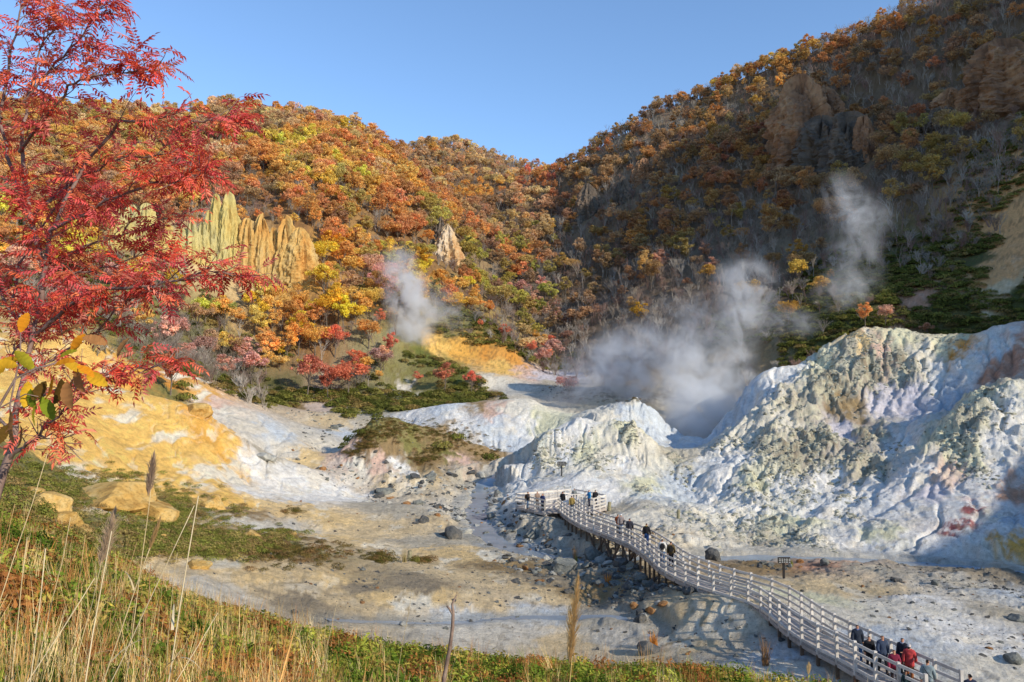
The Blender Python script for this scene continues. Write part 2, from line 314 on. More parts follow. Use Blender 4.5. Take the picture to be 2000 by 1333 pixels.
# ---- what the ground is made of: colour (as it looks in sun), ruggedness (0 smooth, 1 craggy)
PAL = dict(YEL=(236,190,104), YED=(226,170,80), ORA=(216,150,66), WHT=(232,228,220), WH2=(222,214,196), GRY=(204,196,180), GRB=(196,202,206), BLU=(178,188,196),
 TAN=(212,188,146), TA2=(198,176,138), SAN=(222,192,138), DKS=(140,128,108), GR2=(182,172,152), GRN=(98,104,48), GRD=(78,82,40), OLV=(128,122,70), BRN=(148,124,86), BR2=(122,98,64),
 FOR=(138,104,66), FO2=(112,92,70), PNK=(214,180,160), RED=(150,84,84), RUS=(186,140,112), SCA=(220,166,108), SOI=(112,96,58), SUL=(214,210,176), LIL=(206,200,204))
PAINT = [
# foreground bank
(0,1060,'SOI',0),(60,1110,'SOI',0),(120,1130,'SOI',0),(200,1165,'SOI',0),(240,1180,'SOI',0),(300,1190,'SOI',0),(20,1010,'OLV',.1),(100,1250,'SOI',0),(500,1280,'SOI',0),(900,1310,'SOI',0),(1300,1320,'SOI',0),(120,1100,'SOI',0),
# slope with yellow rocks
(40,940,'OLV',.2),(150,960,'OLV',.2),(250,985,'SAN',.3),(350,985,'OLV',.2),(200,1010,'SAN',.3),(100,1010,'OLV',.2),(300,1040,'OLV',.1),(420,1050,'OLV',.1),
(500,1060,'OLV',.1),(560,1050,'BRN',.1),(470,1000,'BRN',.1),(60,900,'OLV',.2),
# floor
(500,1025,'WH2',0),(570,1030,'GRY',0),(640,1050,'SAN',.1),(650,1020,'SAN',.1),(720,1040,'TAN',.1),(600,1000,'SAN',.1),(540,990,'SAN',.1),
(330,1140,'GRY',0),(420,1150,'GRY',0),(380,1190,'GRY',0),(300,1120,'SAN',0),(420,1110,'TAN',0),(500,1128,'SAN',.05),(650,1130,'SAN',.05),(560,1085,'BRN',.05),(680,1080,'TA2',.05),
(600,1110,'TAN',0),(700,1150,'DKS',.05),(640,1160,'TA2',0),(560,1150,'TA2',.05),(600,1180,'DKS',.05),(700,1190,'TA2',.0),(750,1175,'SAN',0),(850,1175,'SAN',0),(820,1150,'DKS',.05),
(760,1210,'GR2',.0),(900,1205,'GRB',0),(1050,1200,'GRB',0),(850,1230,'GRY',0),(1000,1240,'GRY',0),(950,1180,'TAN',0),(1050,1160,'TAN',.1),(900,1120,'TAN',.05),(1000,1110,'BRN',.15),(1080,1130,'DKS',.2),
(950,1090,'SAN',.05),(880,1080,'SAN',.05),(820,1060,'GR2',.0),(780,1030,'TAN',.0),(900,1050,'GR2',.1),(860,1020,'TA2',.1),(800,1000,'GR2',.1),(740,990,'GR2',.05),
(930,985,'GRY',.2),(950,1030,'BLU',.1),(880,1000,'GRY',.15),(1000,1060,'BLU',.1),(1050,1040,'GR2',.2),(1100,1040,'GR2',.2),(1000,1030,'GR2',.2),
(1150,1100,'GR2',.25),(1250,1160,'DKS',.2),(1150,1150,'BRN',.15),(1150,1210,'GR2',.05),(1200,1250,'GRY',.05),(1300,1200,'TA2',.1),(1400,1220,'TAN',.05),(1350,1260,'TAN',.05),(1450,1270,'GR2',.05),
(1520,1270,'GRB',.05),(1560,1300,'WH2',0),(1100,1260,'TAN',0),
(1300,1050,'TAN',.1),(1250,1010,'WH2',.15),(1200,1000,'GR2',.1),(1380,1060,'WH2',.2),(1350,1030,'WH2',.3),
(1500,1110,'BRN',.15),(1600,1110,'RUS',.15),(1700,1120,'GR2',.2),(1850,1110,'DKS',.25),(1980,1130,'DKS',.25),(1950,1160,'GRB',.2),(1900,1150,'GR2',.2),
(1600,1150,'TAN',.1),(1700,1160,'TAN',.05),(1580,1175,'SUL',.1),(1650,1210,'WH2',.05),(1750,1190,'WH2',.05),(1800,1180,'WHT',.1),(1900,1260,'WHT',.1),(1850,1220,'WHT',.1),(1950,1200,'GR2',.1),(1980,1300,'WH2',.1),
(1700,1240,'GRB',0),
# yellow hill
(60,800,'YEL',.05),(100,860,'YEL',.1),(150,780,'YEL',.05),(200,830,'YEL',.05),(300,800,'YEL',.1),(250,890,'YEL',.1),(150,900,'YEL',.1),(300,880,'YEL',.1),(330,910,'YEL',.1),(240,850,'YEL',.1),
(350,820,'YEL',.15),(380,802,'YED',.3),(400,850,'YED',.1),(360,870,'YEL',.1),(430,870,'YED',.1),(380,940,'YEL',.1),(340,940,'YEL',.1),(420,900,'YEL',.1),(450,930,'WH2',.1),(430,970,'YEL',.1),(410,935,'YEL',.1),(440,870,'YEL',.1),
(480,960,'WHT',.1),(520,890,'GR2',.4),(500,910,'WHT',.1),(560,930,'WHT',.05),(620,960,'WHT',.05),(560,970,'WHT',.1),(680,970,'WHT',.1),(270,940,'YEL',.1),(180,930,'YEL',.1),
(180,700,'YEL',.1),(240,720,'YED',.1),(330,745,'ORA',.1),(400,770,'YED',.1),(280,700,'OLV',.1),(330,765,'OLV',.1),
(430,800,'WH2',.05),(480,830,'GRY',.05),(540,850,'GRB',.05),(420,785,'PNK',.05),
# valley head
(560,880,'GRY',.1),(620,860,'GRY',.1),(600,900,'SAN',.05),(680,850,'GRB',.2),(650,820,'TA2',.3),(580,800,'BRN',.3),(700,810,'GR2',.3),(620,800,'GRY',.2),(560,780,'GRD',.1),(700,785,'GRD',.1),(850,785,'GRD',.1),(800,800,'OLV',.2),
(620,800,'PNK',.1),(810,808,'WHT',.1),
# brown mound
(800,868,'OLV',.2),(900,878,'BRN',.2),(760,870,'BRN',.25),(830,912,'BRN',.3),(730,850,'OLV',.3),(870,885,'OLV',.2),(720,830,'OLV',.2),(800,835,'OLV',.15),(880,850,'BRN',.15),(950,880,'BRN',.1),(850,870,'BRN',.15),(720,870,'BR2',.3),(680,880,'PNK',.1),(740,895,'PNK',.1),(700,910,'WH2',.1),(780,920,'WHT',.2),(830,900,'BR2',.3),
(900,900,'PNK',.1),(940,900,'BRN',.1),(820,940,'TAN',.3),(760,940,'TAN',.3),(900,930,'GR2',.3),(960,920,'GRY',.3),
# pale mounds
(870,800,'GRB',.1),(900,830,'WHT',.1),(880,815,'WHT',.05),(960,800,'PNK',.1),(940,790,'BRN',.1),(1000,800,'WH2',.1),(960,830,'GRB',.1),(1020,840,'WHT',.1),(1060,830,'SUL',.1),(1050,870,'GRB',.1),(1000,870,'GRB',.1),
# yellow cliff
(850,680,'YEL',.1),(900,690,'YED',.2),(950,690,'ORA',.2),(1000,710,'ORA',.2),(980,730,'YEL',.1),(1030,740,'PNK',.1),(1060,745,'LIL',.1),(870,640,'OLV',0),(920,645,'OLV',0),(960,660,'OLV',0),(1010,690,'OLV',0),
(830,700,'GRN',0),(890,730,'GRN',0),(860,745,'OLV',.1),(790,752,'WH2',.1),(815,752,'OLV',.1),(770,735,'OLV',.1),(800,730,'OLV',.1),(830,735,'OLV',.1),(960,755,'WH2',.1),(1000,765,'WH2',.05),(1010,785,'WH2',.05),(900,760,'GRD',.1),(940,775,'BRN',.1),
(1080,760,'GR2',.3),(1100,740,'LIL',.2),(1120,780,'GR2',.4),(1180,790,'GR2',.4),(1250,760,'BRN',.4),(1310,780,'GR2',.4),(1220,785,'GRY',.4),(1350,780,'GR2',.3),
# peak and pit
(1220,800,'GRB',.3),(1260,810,'GRB',.3),(1300,850,'GRB',.2),(1180,815,'WH2',.3),(1380,850,'GRB',.1),(1440,800,'GRB',.1),
# central mound
(1100,840,'WHT',.3),(1150,835,'WHT',.3),(1050,870,'SUL',.5),(1060,890,'WH2',.6),(1020,920,'WHT',.2),(980,940,'WHT',.15),(960,970,'WH2',.2),(1100,880,'WHT',.3),(1150,880,'SUL',.4),(1180,900,'WH2',.4),(1230,840,'SUL',.7),
(1200,870,'WH2',.5),(1250,870,'WH2',.3),(1220,920,'WHT',.2),(1100,950,'WHT',.1),(1050,950,'WHT',.1),(1260,950,'SUL',.3),(1180,960,'WHT',.15),(1290,970,'GRB',.2),(1320,900,'GR2',.4),(1330,950,'GRB',.3),
# right hill
(1480,790,'WHT',.2),(1460,850,'WH2',.4),(1430,900,'WHT',.3),(1400,950,'WHT',.3),(1500,860,'GR2',.8),(1540,900,'DKS',.9),(1480,950,'SUL',.7),(1450,1000,'WHT',.6),(1420,1040,'WH2',.5),(1520,960,'WHT',.5),
(1560,800,'GR2',.8),(1530,830,'WH2',.4),(1600,870,'DKS',.9),(1640,840,'LIL',.2),(1700,860,'DKS',.8),(1680,920,'GR2',.7),(1750,860,'WHT',.2),(1620,950,'WHT',.3),(1700,960,'WHT',.3),(1550,1030,'SUL',.5),(1600,1010,'WHT',.3),(1650,1050,'WHT',.2),
(1500,1060,'GR2',.5),(1580,1070,'WH2',.4),(1680,1070,'WHT',.2),
(1680,660,'SAN',.2),(1720,690,'PNK',.2),(1660,700,'GR2',.7),(1600,720,'SUL',.7),(1750,660,'SUL',.4),(1750,690,'DKS',.6),(1850,670,'SUL',.3),(1870,678,'ORA',.1),(1800,700,'WH2',.4),(1620,760,'DKS',.9),(1700,730,'DKS',.9),(1780,720,'GR2',.8),
(1650,800,'BRN',.3),(1720,780,'LIL',.3),(1780,790,'LIL',.2),(1850,780,'BLU',.2),(1830,730,'WHT',.4),(1900,710,'WHT',.4),(1950,680,'WHT',.4),(1500,740,'WHT',.05),(1560,715,'WHT',.05),(1950,720,'RUS',.2),(1990,690,'RUS',.2),
(1930,770,'SUL',.7),(1960,800,'WHT',.5),(1900,830,'GR2',.9),(1850,860,'SUL',.7),(1900,900,'SUL',.6),(1950,870,'WHT',.4),(1850,920,'PNK',.4),(1800,930,'WHT',.2),(1760,1000,'WHT',.1),(1830,960,'LIL',.1),(1950,930,'WHT',.2),(1980,960,'RUS',.3),
(1902,992,'RED',.1),(1868,1030,'RED',.1),(1850,1015,'WHT',.1),(1925,985,'WHT',.1),(1905,1055,'WHT',.1),(1865,985,'WHT',.1),(1838,1045,'WHT',.1),(1930,1025,'WHT',.1),(1885,960,'WHT',.1),(1850,1000,'WHT',.1),(1930,1010,'WH2',.1),(1970,1020,'BLU',.1),(1980,1070,'YED',.2),(1920,1060,'WH2',.1),(1800,1060,'WHT',.1),(1720,1050,'SUL',.2),
# woods
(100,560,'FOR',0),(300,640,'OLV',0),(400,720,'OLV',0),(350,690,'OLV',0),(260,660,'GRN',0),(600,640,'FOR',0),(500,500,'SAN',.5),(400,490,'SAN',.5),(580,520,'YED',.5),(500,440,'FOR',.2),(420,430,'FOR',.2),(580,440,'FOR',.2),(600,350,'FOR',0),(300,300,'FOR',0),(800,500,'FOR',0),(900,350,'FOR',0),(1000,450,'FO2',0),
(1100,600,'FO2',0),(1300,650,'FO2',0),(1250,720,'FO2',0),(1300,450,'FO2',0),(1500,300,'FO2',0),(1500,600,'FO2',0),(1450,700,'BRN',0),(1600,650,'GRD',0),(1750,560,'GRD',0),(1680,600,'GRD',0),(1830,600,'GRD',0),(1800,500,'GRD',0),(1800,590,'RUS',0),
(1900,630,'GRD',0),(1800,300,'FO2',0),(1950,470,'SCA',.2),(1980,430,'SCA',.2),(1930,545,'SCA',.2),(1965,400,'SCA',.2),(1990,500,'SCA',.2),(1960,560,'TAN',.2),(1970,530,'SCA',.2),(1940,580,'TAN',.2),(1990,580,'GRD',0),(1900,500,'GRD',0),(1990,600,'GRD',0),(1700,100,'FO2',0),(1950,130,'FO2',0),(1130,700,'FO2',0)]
_pc = []
for a, b, c, r in PAINT:
    if a < 730 and b < 990: r *= .35
    h = hit(a, b)
    if h is not None and h.length < 700: _pc.append((h.x, h.y, *(lin(PAL[c])), r))
_pc = np.array(_pc); _pt, _pl = lp(_pc[:,0], _pc[:,1])
# seen from low down, range stretches: weigh it by the local grazing
def paint(x, y):
    t, l = lp(x, y)
    wx = fbm(t*55, l*40, 6, 31, .62)*0.012; wy = fbm(t*55, l*40, 6, 57, .62)*0.018
    t = (t+wx).ravel(); l = (l+wy).ravel(); out = np.empty((t.size, 4), np.float32); wl = (.5+.75*np.clip((80-np.exp(l))/12, 0, 1)).astype(np.float32)
    for i in range(0, t.size, 30000):
        a = t[i:i+30000].astype(np.float32); b = l[i:i+30000].astype(np.float32)
        D = (a[:,None]-_pt.astype(np.float32))**2 + (wl[i:i+30000,None]*(b[:,None]-_pl.astype(np.float32)))**2 + np.float32(2e-5)
        Wt = D**-2.1
        out[i:i+30000] = (Wt @ _pc[:,2:].astype(np.float32))/Wt.sum(1)[:,None]
    return out
PT = paint(X0, Y0); ROUGH = PT[:,3].reshape(X0.shape)
# ---- relief
R_ = np.exp(_L)
far = np.clip((R_-125)/50, 0, 1); near = np.clip((R_-20)/15, 0, 1)
dz = far*(ridged(X0/55, Y0/55, 3, 5)*2.2-1.0)*np.clip(R_/250, 0.5, 1.3)
mid = (1-far)*near
wxx = X0+1.5*fbm(X0/6, Y0/6, 2, 71); wyy = Y0+1.5*fbm(X0/6, Y0/6, 2, 72)
dz += mid*ROUGH*(ridged(wxx/7.5, wyy/7.5, 5, 11, 0.58)*1.0-0.52)
dz += mid*(0.22+ROUGH)*fbm(wxx/1.7, wyy/1.7, 4, 23, 0.6)*0.21
dz += mid*np.clip(ROUGH-.06, 0, 1)*(ridged(wxx/2.6, wyy/2.6, 4, 29, 0.62)-.4)*0.38
dz += mid*(.10+np.clip(ROUGH, 0, .7))*(ridged(X0/1.05, Y0/1.05, 3, 37, 0.6)-.5)*0.13
dz += mid*fbm(X0/9, Y0/9, 3, 41)*0.22
# rills running down the slopes
_gx = np.gradient(Z0, axis=0)/(np.gradient(_T, axis=0)*R_); _gr = np.gradient(Z0, axis=1)/np.gradient(R_, axis=1)
slope = np.hypot(_gx, _gr)
rl = np.abs(fbm(_T*R_/2.2+0.8*fbm(X0/5, Y0/5, 2, 91), R_/16, 3, 77))
dz += mid*np.clip(slope-0.18, 0, 0.5)*(-1.1*np.clip(0.30-rl, 0, 0.3))*1.8
# gullies that run down the white hill on the right
_ca, _sa = math.cos(.62), math.sin(.62); _u = X0*_ca-Y0*_sa+1.2*fbm(X0/6, Y0/6, 2, 95); _v = X0*_sa+Y0*_ca
rl2 = np.abs(fbm(_u/4.2, _v/26, 3, 177)); wh = mid*np.clip((X0-14)/8, 0, 1)*np.clip((Y0-52)/8, 0, 1)*np.clip(slope-.1, 0, .4)/.4
dz += wh*(-2.2*np.clip(.28-rl2, 0, .28))
lowz = np.clip((20-R_)/10, 0, 1)
dz += lowz*fbm(X0/1.2, Y0/1.2, 3, 3)*0.10*np.clip((R_-1)/4, 0, 1)
ZF = Z0+dz
# ---- water channels cut into the floor
def chan(pts, width, depth, z_follow=None):
    P = [hit(a, b, Z0) for a, b in pts]; P = [p for p in P if p is not None]
    return P, width, depth
STREAMS = [chan([(1000,905),(965,925),(945,945),(938,970),(930,1000),(945,1035),(985,1062),(1040,1078),(1100,1090),(1170,1093),(1250,1083),(1340,1082),(1400,1088),(1500,1083),(1600,1085),(1700,1091),(1850,1101),(2000,1115),(2150,1130)], 1.05, 0.38),
           chan([(640,1208),(760,1214),(880,1216),(960,1207),(1050,1203),(1120,1206),(1190,1199),(1280,1222),(1275,1240)], 0.38, 0.13)]
def polydist(P, x, y):
    best = np.full(x.shape, 1e9); zb = np.zeros(x.shape)
    for a, b in zip(P[:-1], P[1:]):
        dx, dy = b.x-a.x, b.y-a.y; L2 = dx*dx+dy*dy+1e-9
        t = np.clip(((x-a.x)*dx+(y-a.y)*dy)/L2, 0, 1)
        d = np.hypot(x-a.x-t*dx, y-a.y-t*dy); m = d < best
        best = np.where(m, d, best); zb = np.where(m, a.z+(b.z-a.z)*t, zb)
    return best, zb
ii = np.where((RR > 28) & (RR < 125))[0]; sl = slice(ii[0], ii[-1]+1)
WETM = np.zeros_like(ZF)
for P, wd, dp in STREAMS:
    d, zb = polydist(P, X0[:,sl], Y0[:,sl]); d = d*(1+0.35*fbm(X0[:,sl]/1.3, Y0[:,sl]/1.3, 2, 13))
    k = np.clip(1.6-d/wd, 0, 1); k = k*k*(3-2*k); kk = np.clip(2.6-d/wd*0.8, 0, 1); kk = kk*kk*(3-2*kk)
    sub = ZF[:,sl]
    ZF[:,sl] = (sub*(1-kk)+(zb+dz[:,sl]*0.3)*kk) - dp*k
    WETM[:,sl] = np.maximum(WETM[:,sl], np.clip(1.5-d/wd/2.2, 0, 1))
# ---- ground colour with stains that have shapes of their own
col = PT[:,:3].reshape(*X0.shape, 3).copy()
st = fbm(X0/3.1, Y0/3.1, 5, 201, 0.6); s2 = fbm(X0/0.8, Y0/0.8, 4, 211, 0.6); s3 = ridged(X0/5.5, Y0/5.5, 4, 221, 0.6)
craggy = np.clip((ROUGH-0.25)*2.2, 0, 1)*mid
def blend(mask, c):
    global col
    m = np.clip(mask, 0, 1)[...,None]; col = col*(1-m)+lin(c)*m
blend(craggy*np.clip((s2+0.4*st-0.25)*2.2, 0, 0.75), (136,136,120))
blend(craggy*np.clip((-s2+0.5*s3-0.55)*2.0, 0, 0.55), (220,216,184))
blend(mid*(R_ < 75)*(Z0 < 4)*np.clip((s2-0.38)*2.5, 0, 0.5), (120,110,94))
yell = np.clip((col[...,0]-col[...,2]-0.22)*5, 0, 1)*mid
blend(yell*np.clip((rl < 0.09)*0.5*np.clip(st+0.3, 0, 1)*(slope > 0.2), 0, 0.5), (236,228,206))
blend(yell*np.clip((fbm(_T*R_/3.5, R_/9, 4, 301, 0.6)-0.28)*2.4, 0, 0.8), (232,226,208))
white = np.clip((col[...,2]-0.5)*6, 0, 1)*mid
blend(white*np.clip((st-0.25)*1.3, 0, 0.35), (206,188,150))
blend(white*np.clip((fbm(X0/7, Y0/7, 3, 331)-0.35)*1.6, 0, 0.4), (192,200,206))
blend(WETM*0.6*mid, (150,148,140))
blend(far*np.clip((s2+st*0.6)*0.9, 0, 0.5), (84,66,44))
gain = 1.02*(1+0.16*s2*mid+0.10*st)
col = np.clip(col*np.clip(gain, 0.45, 1.2)[...,None], 0.01, 0.86)

def ground_material():
    t = NT('ground'); a = t.add('ShaderNodeAttribute'); a.attribute_name = 'Col'
    r = t.add('ShaderNodeAttribute'); r.attribute_name = 'rug'
    p = t.pos()
    f = t.noise(2.3, 6, 0.65, p); g = t.noise(11, 4, 0.6, p)
    c = t.mix(1.0, a.outputs['Color'], t.ramp(f, [(0.28, (0.80,0.79,0.77)), (0.6, (1.06,1.06,1.06))]), 'MULTIPLY')
    c = t.mix(1.0, c, t.ramp(g, [(0.30, (0.55,0.53,0.50)), (0.43, (1,1,1)), (0.75, (1.10,1.10,1.09))]), 'MULTIPLY')
    n1 = t.bump(t.noise(1.1, 9, 0.72, p, .3), 0.5, 0.7)
    n2 = t.bump(t.noise(4.0, 6, 0.75, p, 0.5), 0.16, 0.75, n1)
    return t.done(c, 0.95, n2)
M_GROUND = ground_material()
_na, _nr = X0.shape
V = np.stack([X0, Y0, ZF], -1).reshape(-1, 3)
V = np.vstack([V, [[0, 0, float(ZF[:,0].mean())]]])
idx = np.arange(_na*_nr).reshape(_na, _nr)
F = np.stack([idx[:-1,:-1], idx[:-1,1:], idx[1:,1:], idx[1:,:-1]], -1).reshape(-1, 4)
me = mesh_np('terrain', V, F, M_GROUND, True)
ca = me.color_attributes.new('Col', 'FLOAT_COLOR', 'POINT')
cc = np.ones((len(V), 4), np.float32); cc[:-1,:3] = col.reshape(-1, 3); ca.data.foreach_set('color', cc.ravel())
ra = me.attributes.new('rug', 'FLOAT', 'POINT'); ra.data.foreach_set('value', np.r_[ROUGH.ravel(), 0].astype(np.float32))
tag(link('terrain', me), kind='structure')
# cumulative skyline for hiding tests
ELEV = (ZF-CAMZ)/R_; CUM = np.maximum.accumulate(np.where(R_ > 2, ELEV, -9), axis=1)
def seen(x, y, ztop, back=3.0):
    t, l = lp(np.asarray(x, float), np.asarray(y, float)); r = np.exp(l)
    c = bil(CUM, TH, LR, t, np.log(np.maximum(r-back, 1)))
    return (ztop-CAMZ)/r > c

# ---- water
def water(name, P, wd, dp):
    t = NT('milky_water'); p = t.pos()
    f = t.noise(0.6, 4, 0.5, p)
    c = t.ramp(f, [(0.3, linc((128,144,156), .85)), (0.7, linc((166,178,188), .85))])
    nb = t.bump(t.noise(4, 3, 0.5, p), 0.02, 0.4)
    m = t.done(c, 0.16, nb); t.b.inputs['Specular IOR Level'].default_value = 0.5
    pts = []
    for a, b in zip(P[:-1], P[1:]):
        k = max(1, int((b-a).length/0.6))
        for i in range(k): pts.append(a.lerp(b, i/k))
    pts.append(P[-1])
    for _ in range(4):
        pts = [pts[0]]+[(pts[i-1]+pts[i]*2+pts[i+1])/4 for i in range(1, len(pts)-1)]+[pts[-1]]
    V = []; F = []
    for i, q in enumerate(pts):
        d = (pts[min(i+1, len(pts)-1)]-pts[max(i-1, 0)]); nrm = Vector((d.y, -d.x, 0)).normalized()
        for k in range(5):
            u = (k/4-0.5)*2*wd*1.25; V.append((q.x+nrm.x*u, q.y+nrm.y*u, q.z-dp*0.62))
        if i:
            for k in range(4): b = (i-1)*5+k; F.append((b, b+1, b+6, b+5))
    return tag(link(name, mesh_from(name, V, F, m, True)), kind='structure')
water('stream_water', *STREAMS[0]); water('rill_water', *STREAMS[1])
# ------------------------------------------------------------------ woods
def rot_mats(n, rng, up=None, jit=1.0):
    """n random frames (two in-plane vectors); up: (n,3) preferred normals"""
    a = rng.normal(size=(n,3)); a /= np.linalg.norm(a, axis=1)[:,None]
    if up is not None:
        a = up + jit*a; a /= np.linalg.norm(a, axis=1)[:,None]
    b = rng.normal(size=(n,3)); u = np.cross(a, b); u /= np.linalg.norm(u, axis=1)[:,None]; v = np.cross(a, u)
    return u, v
def tube(P, R, k=4, cap=True):
    """tapered tube through points P with radii R -> verts, quads(+tris as quads)"""
    P = [Vector(p) for p in P]; V = []; F = []
    for i, p in enumerate(P):
        d = (P[min(i+1, len(P)-1)]-P[max(i-1, 0)]).normalized()
        a = d.orthogonal().normalized() if i == 0 else (a - d*a.dot(d)).normalized()
        b = d.cross(a)
        for j in range(k):
            t = 2*math.pi*j/k; V.append(p + (a*math.cos(t)+b*math.sin(t))*R[i])
    for i in range(len(P)-1):
        for j in range(k):
            F.append((i*k+j, i*k+(j+1)%k, (i+1)*k+(j+1)%k, (i+1)*k+j))
    if cap and k >= 3: F.append(tuple((len(P)-1)*k+j for j in range(k)))
    return V, F
def join(parts):
    V = []; F = []
    for v, f in parts:
        o = len(V); V += list(v); F += [tuple(i+o for i in q) for q in f]
    return V, F
def set_leafvar(me, vals, per):
    a = me.attributes.new('leafvar', 'FLOAT', 'FACE'); a.data.foreach_set('value', np.repeat(vals, per).astype(np.float32) if per > 1 else vals.astype(np.float32))
def crown_mesh(name, seed, mat, n=2000, R=3.3, H=4.6, zc=5.9, nb=34, ls=0.27, spread=0.30):
    """leaf sprays in many small, uneven clumps spread through the crown"""
    rng = np.random.default_rng(seed); bl = []
    sx, sy = rng.uniform(.8, 1.2, 2); lop = rng.uniform(-.25, .25, 2)
    for i in range(nb):
        a = rng.uniform(0, 2*math.pi); h = rng.uniform(-1, 1); rr = math.sqrt(max(0, 1-h*h))*R*rng.uniform(0.30, 1.0)
        bl.append((rr*math.cos(a)*sx+lop[0]*R*h, rr*math.sin(a)*sy+lop[1]*R*h, zc+h*H*rng.uniform(.36, .52), rng.uniform(0.45, 1.0)*R/3.3))
    bl = np.array(bl); w = bl[:,3]**2*rng.uniform(.4, 1.4, nb); k = rng.choice(nb, n, p=w/w.sum())
    d = rng.normal(size=(n,3)); d[:,2] += 0.2; d /= np.linalg.norm(d, axis=1)[:,None]
    rad = bl[k,3]*rng.uniform(0.1, 1.25, n)**0.7
    c = bl[k,:3] + d*rad[:,None]*np.array([1.1,1.1,0.75])
    u, v = rot_mats(n, rng, d*.6+np.array([0,0,.5]), 0.9); s = ls*rng.uniform(0.45, 1.3, n)[:,None]
    u = u*s; v = v*s*0.7
    V = np.stack([c-u*0.9, c-v*0.6+u*0.2, c+u, c+v*0.7-u*0.1], 1).reshape(-1, 3)
    me = mesh_np(name, V, np.arange(4*n).reshape(n, 4), mat)
    set_leafvar(me, np.clip(0.5+rng.normal(0, 0.16, n)+(rng.normal(0, 0.15, nb))[k], 0, 1), 1)
    return me, bl
def trunk_mesh(name, seed, bl, mat, r0=0.17):
    rng = random.Random(seed); parts = []
    top = Vector((0,0,5.2)); lean = Vector((rng.uniform(-.5,.5), rng.uniform(-.5,.5), 0))
    st = [Vector((0,0,-1.0)), Vector((0,0,0))+lean*0.05, Vector((0,0,1.8))+lean*0.4, Vector((0,0,3.4))+lean*0.8, top+lean]
    parts.append(tube(st, [r0*1.25, r0, r0*0.8, r0*0.6, r0*0.2], 5))
    for b in bl[:11]:
        e = Vector(b[:3]); s = st[2].lerp(st[3], rng.random()); m = s.lerp(e, 0.5)+Vector((0,0,-0.3))
        parts.append(tube([s, m, e], [r0*0.45, r0*0.3, r0*0.1], 3))
    return mesh_from(name, *join(parts), mat)
def bare_mesh(name, seed, mat, H=8.0, r0=0.13, depth=4, spread=0.55, stems=1, twig=3, only=None):
    rng = random.Random(seed); parts = []
    def grow(p, d, L, r, lev):
        m = p+d*L*0.5+Vector((rng.uniform(-1,1), rng.uniform(-1,1), rng.uniform(-.3,.6)))*L*0.07
        e = p+d*L
        if only is None or (only == 0) == (lev == 0): parts.append(tube([p, m, e], [r, r*0.8, r*0.55], 4 if lev == 0 else 3, False))
        if lev >= depth: return
        for i in range(rng.choice([2,3,3]) if lev < depth-1 else twig):
            t = rng.uniform(0.45, 1.0) if i else 1.0
            nd = (d+Vector((rng.uniform(-1,1), rng.uniform(-1,1), rng.uniform(-0.2,0.55)))*spread*1.25).normalized()
            grow(p.lerp(e, t), nd, L*rng.uniform(0.55, 0.8), max(r*0.5, 0.016), lev+1)
    for s in range(stems):
        d = Vector((rng.uniform(-.5,.5), rng.uniform(-.5,.5), 1.6)) if stems > 1 else Vector((rng.uniform(-.12,.12), rng.uniform(-.12,.12), 1))
        grow(Vector((0,0,-0.4)), d.normalized(), H*0.36, r0, 0)
    return mesh_from(name, *join(parts), mat)
M_LEAF_O = leafmat('autumn_leaves', 'obj', trans=.42); M_LEAF_I = leafmat('autumn_leaves_far', 'inst', trans=.42)
M_BARK = mottled('bark', linc((86,76,66)), linc((132,120,106)), 6, 0.9, 0.02)
def tintmat(name, mode):
    t = NT(name)
    if mode == 'obj': c = t.add('ShaderNodeObjectInfo').outputs['Color']
    else:
        a = t.add('ShaderNodeAttribute'); a.attribute_type = 'INSTANCER'; a.attribute_name = 'tint'; c = a.outputs['Color']
    f = t.noise(3, 3, 0.5, t.objco()); c = t.mix(1.0, c, t.ramp(f, [(0.3, (.75,.75,.75)), (0.7, (1.1,1.1,1.1))]), 'MULTIPLY')
    return t.done(c, 0.9)
M_TWIG_O = tintmat('bare_wood', 'obj'); M_TWIG_I = tintmat('bare_wood_far', 'inst')
HOLD = {}
def hold(coll, me):
    if coll not in HOLD: HOLD[coll] = bpy.data.collections.new(coll)
    o = bpy.data.objects.new(me.name, me); HOLD[coll].objects.link(o); return o
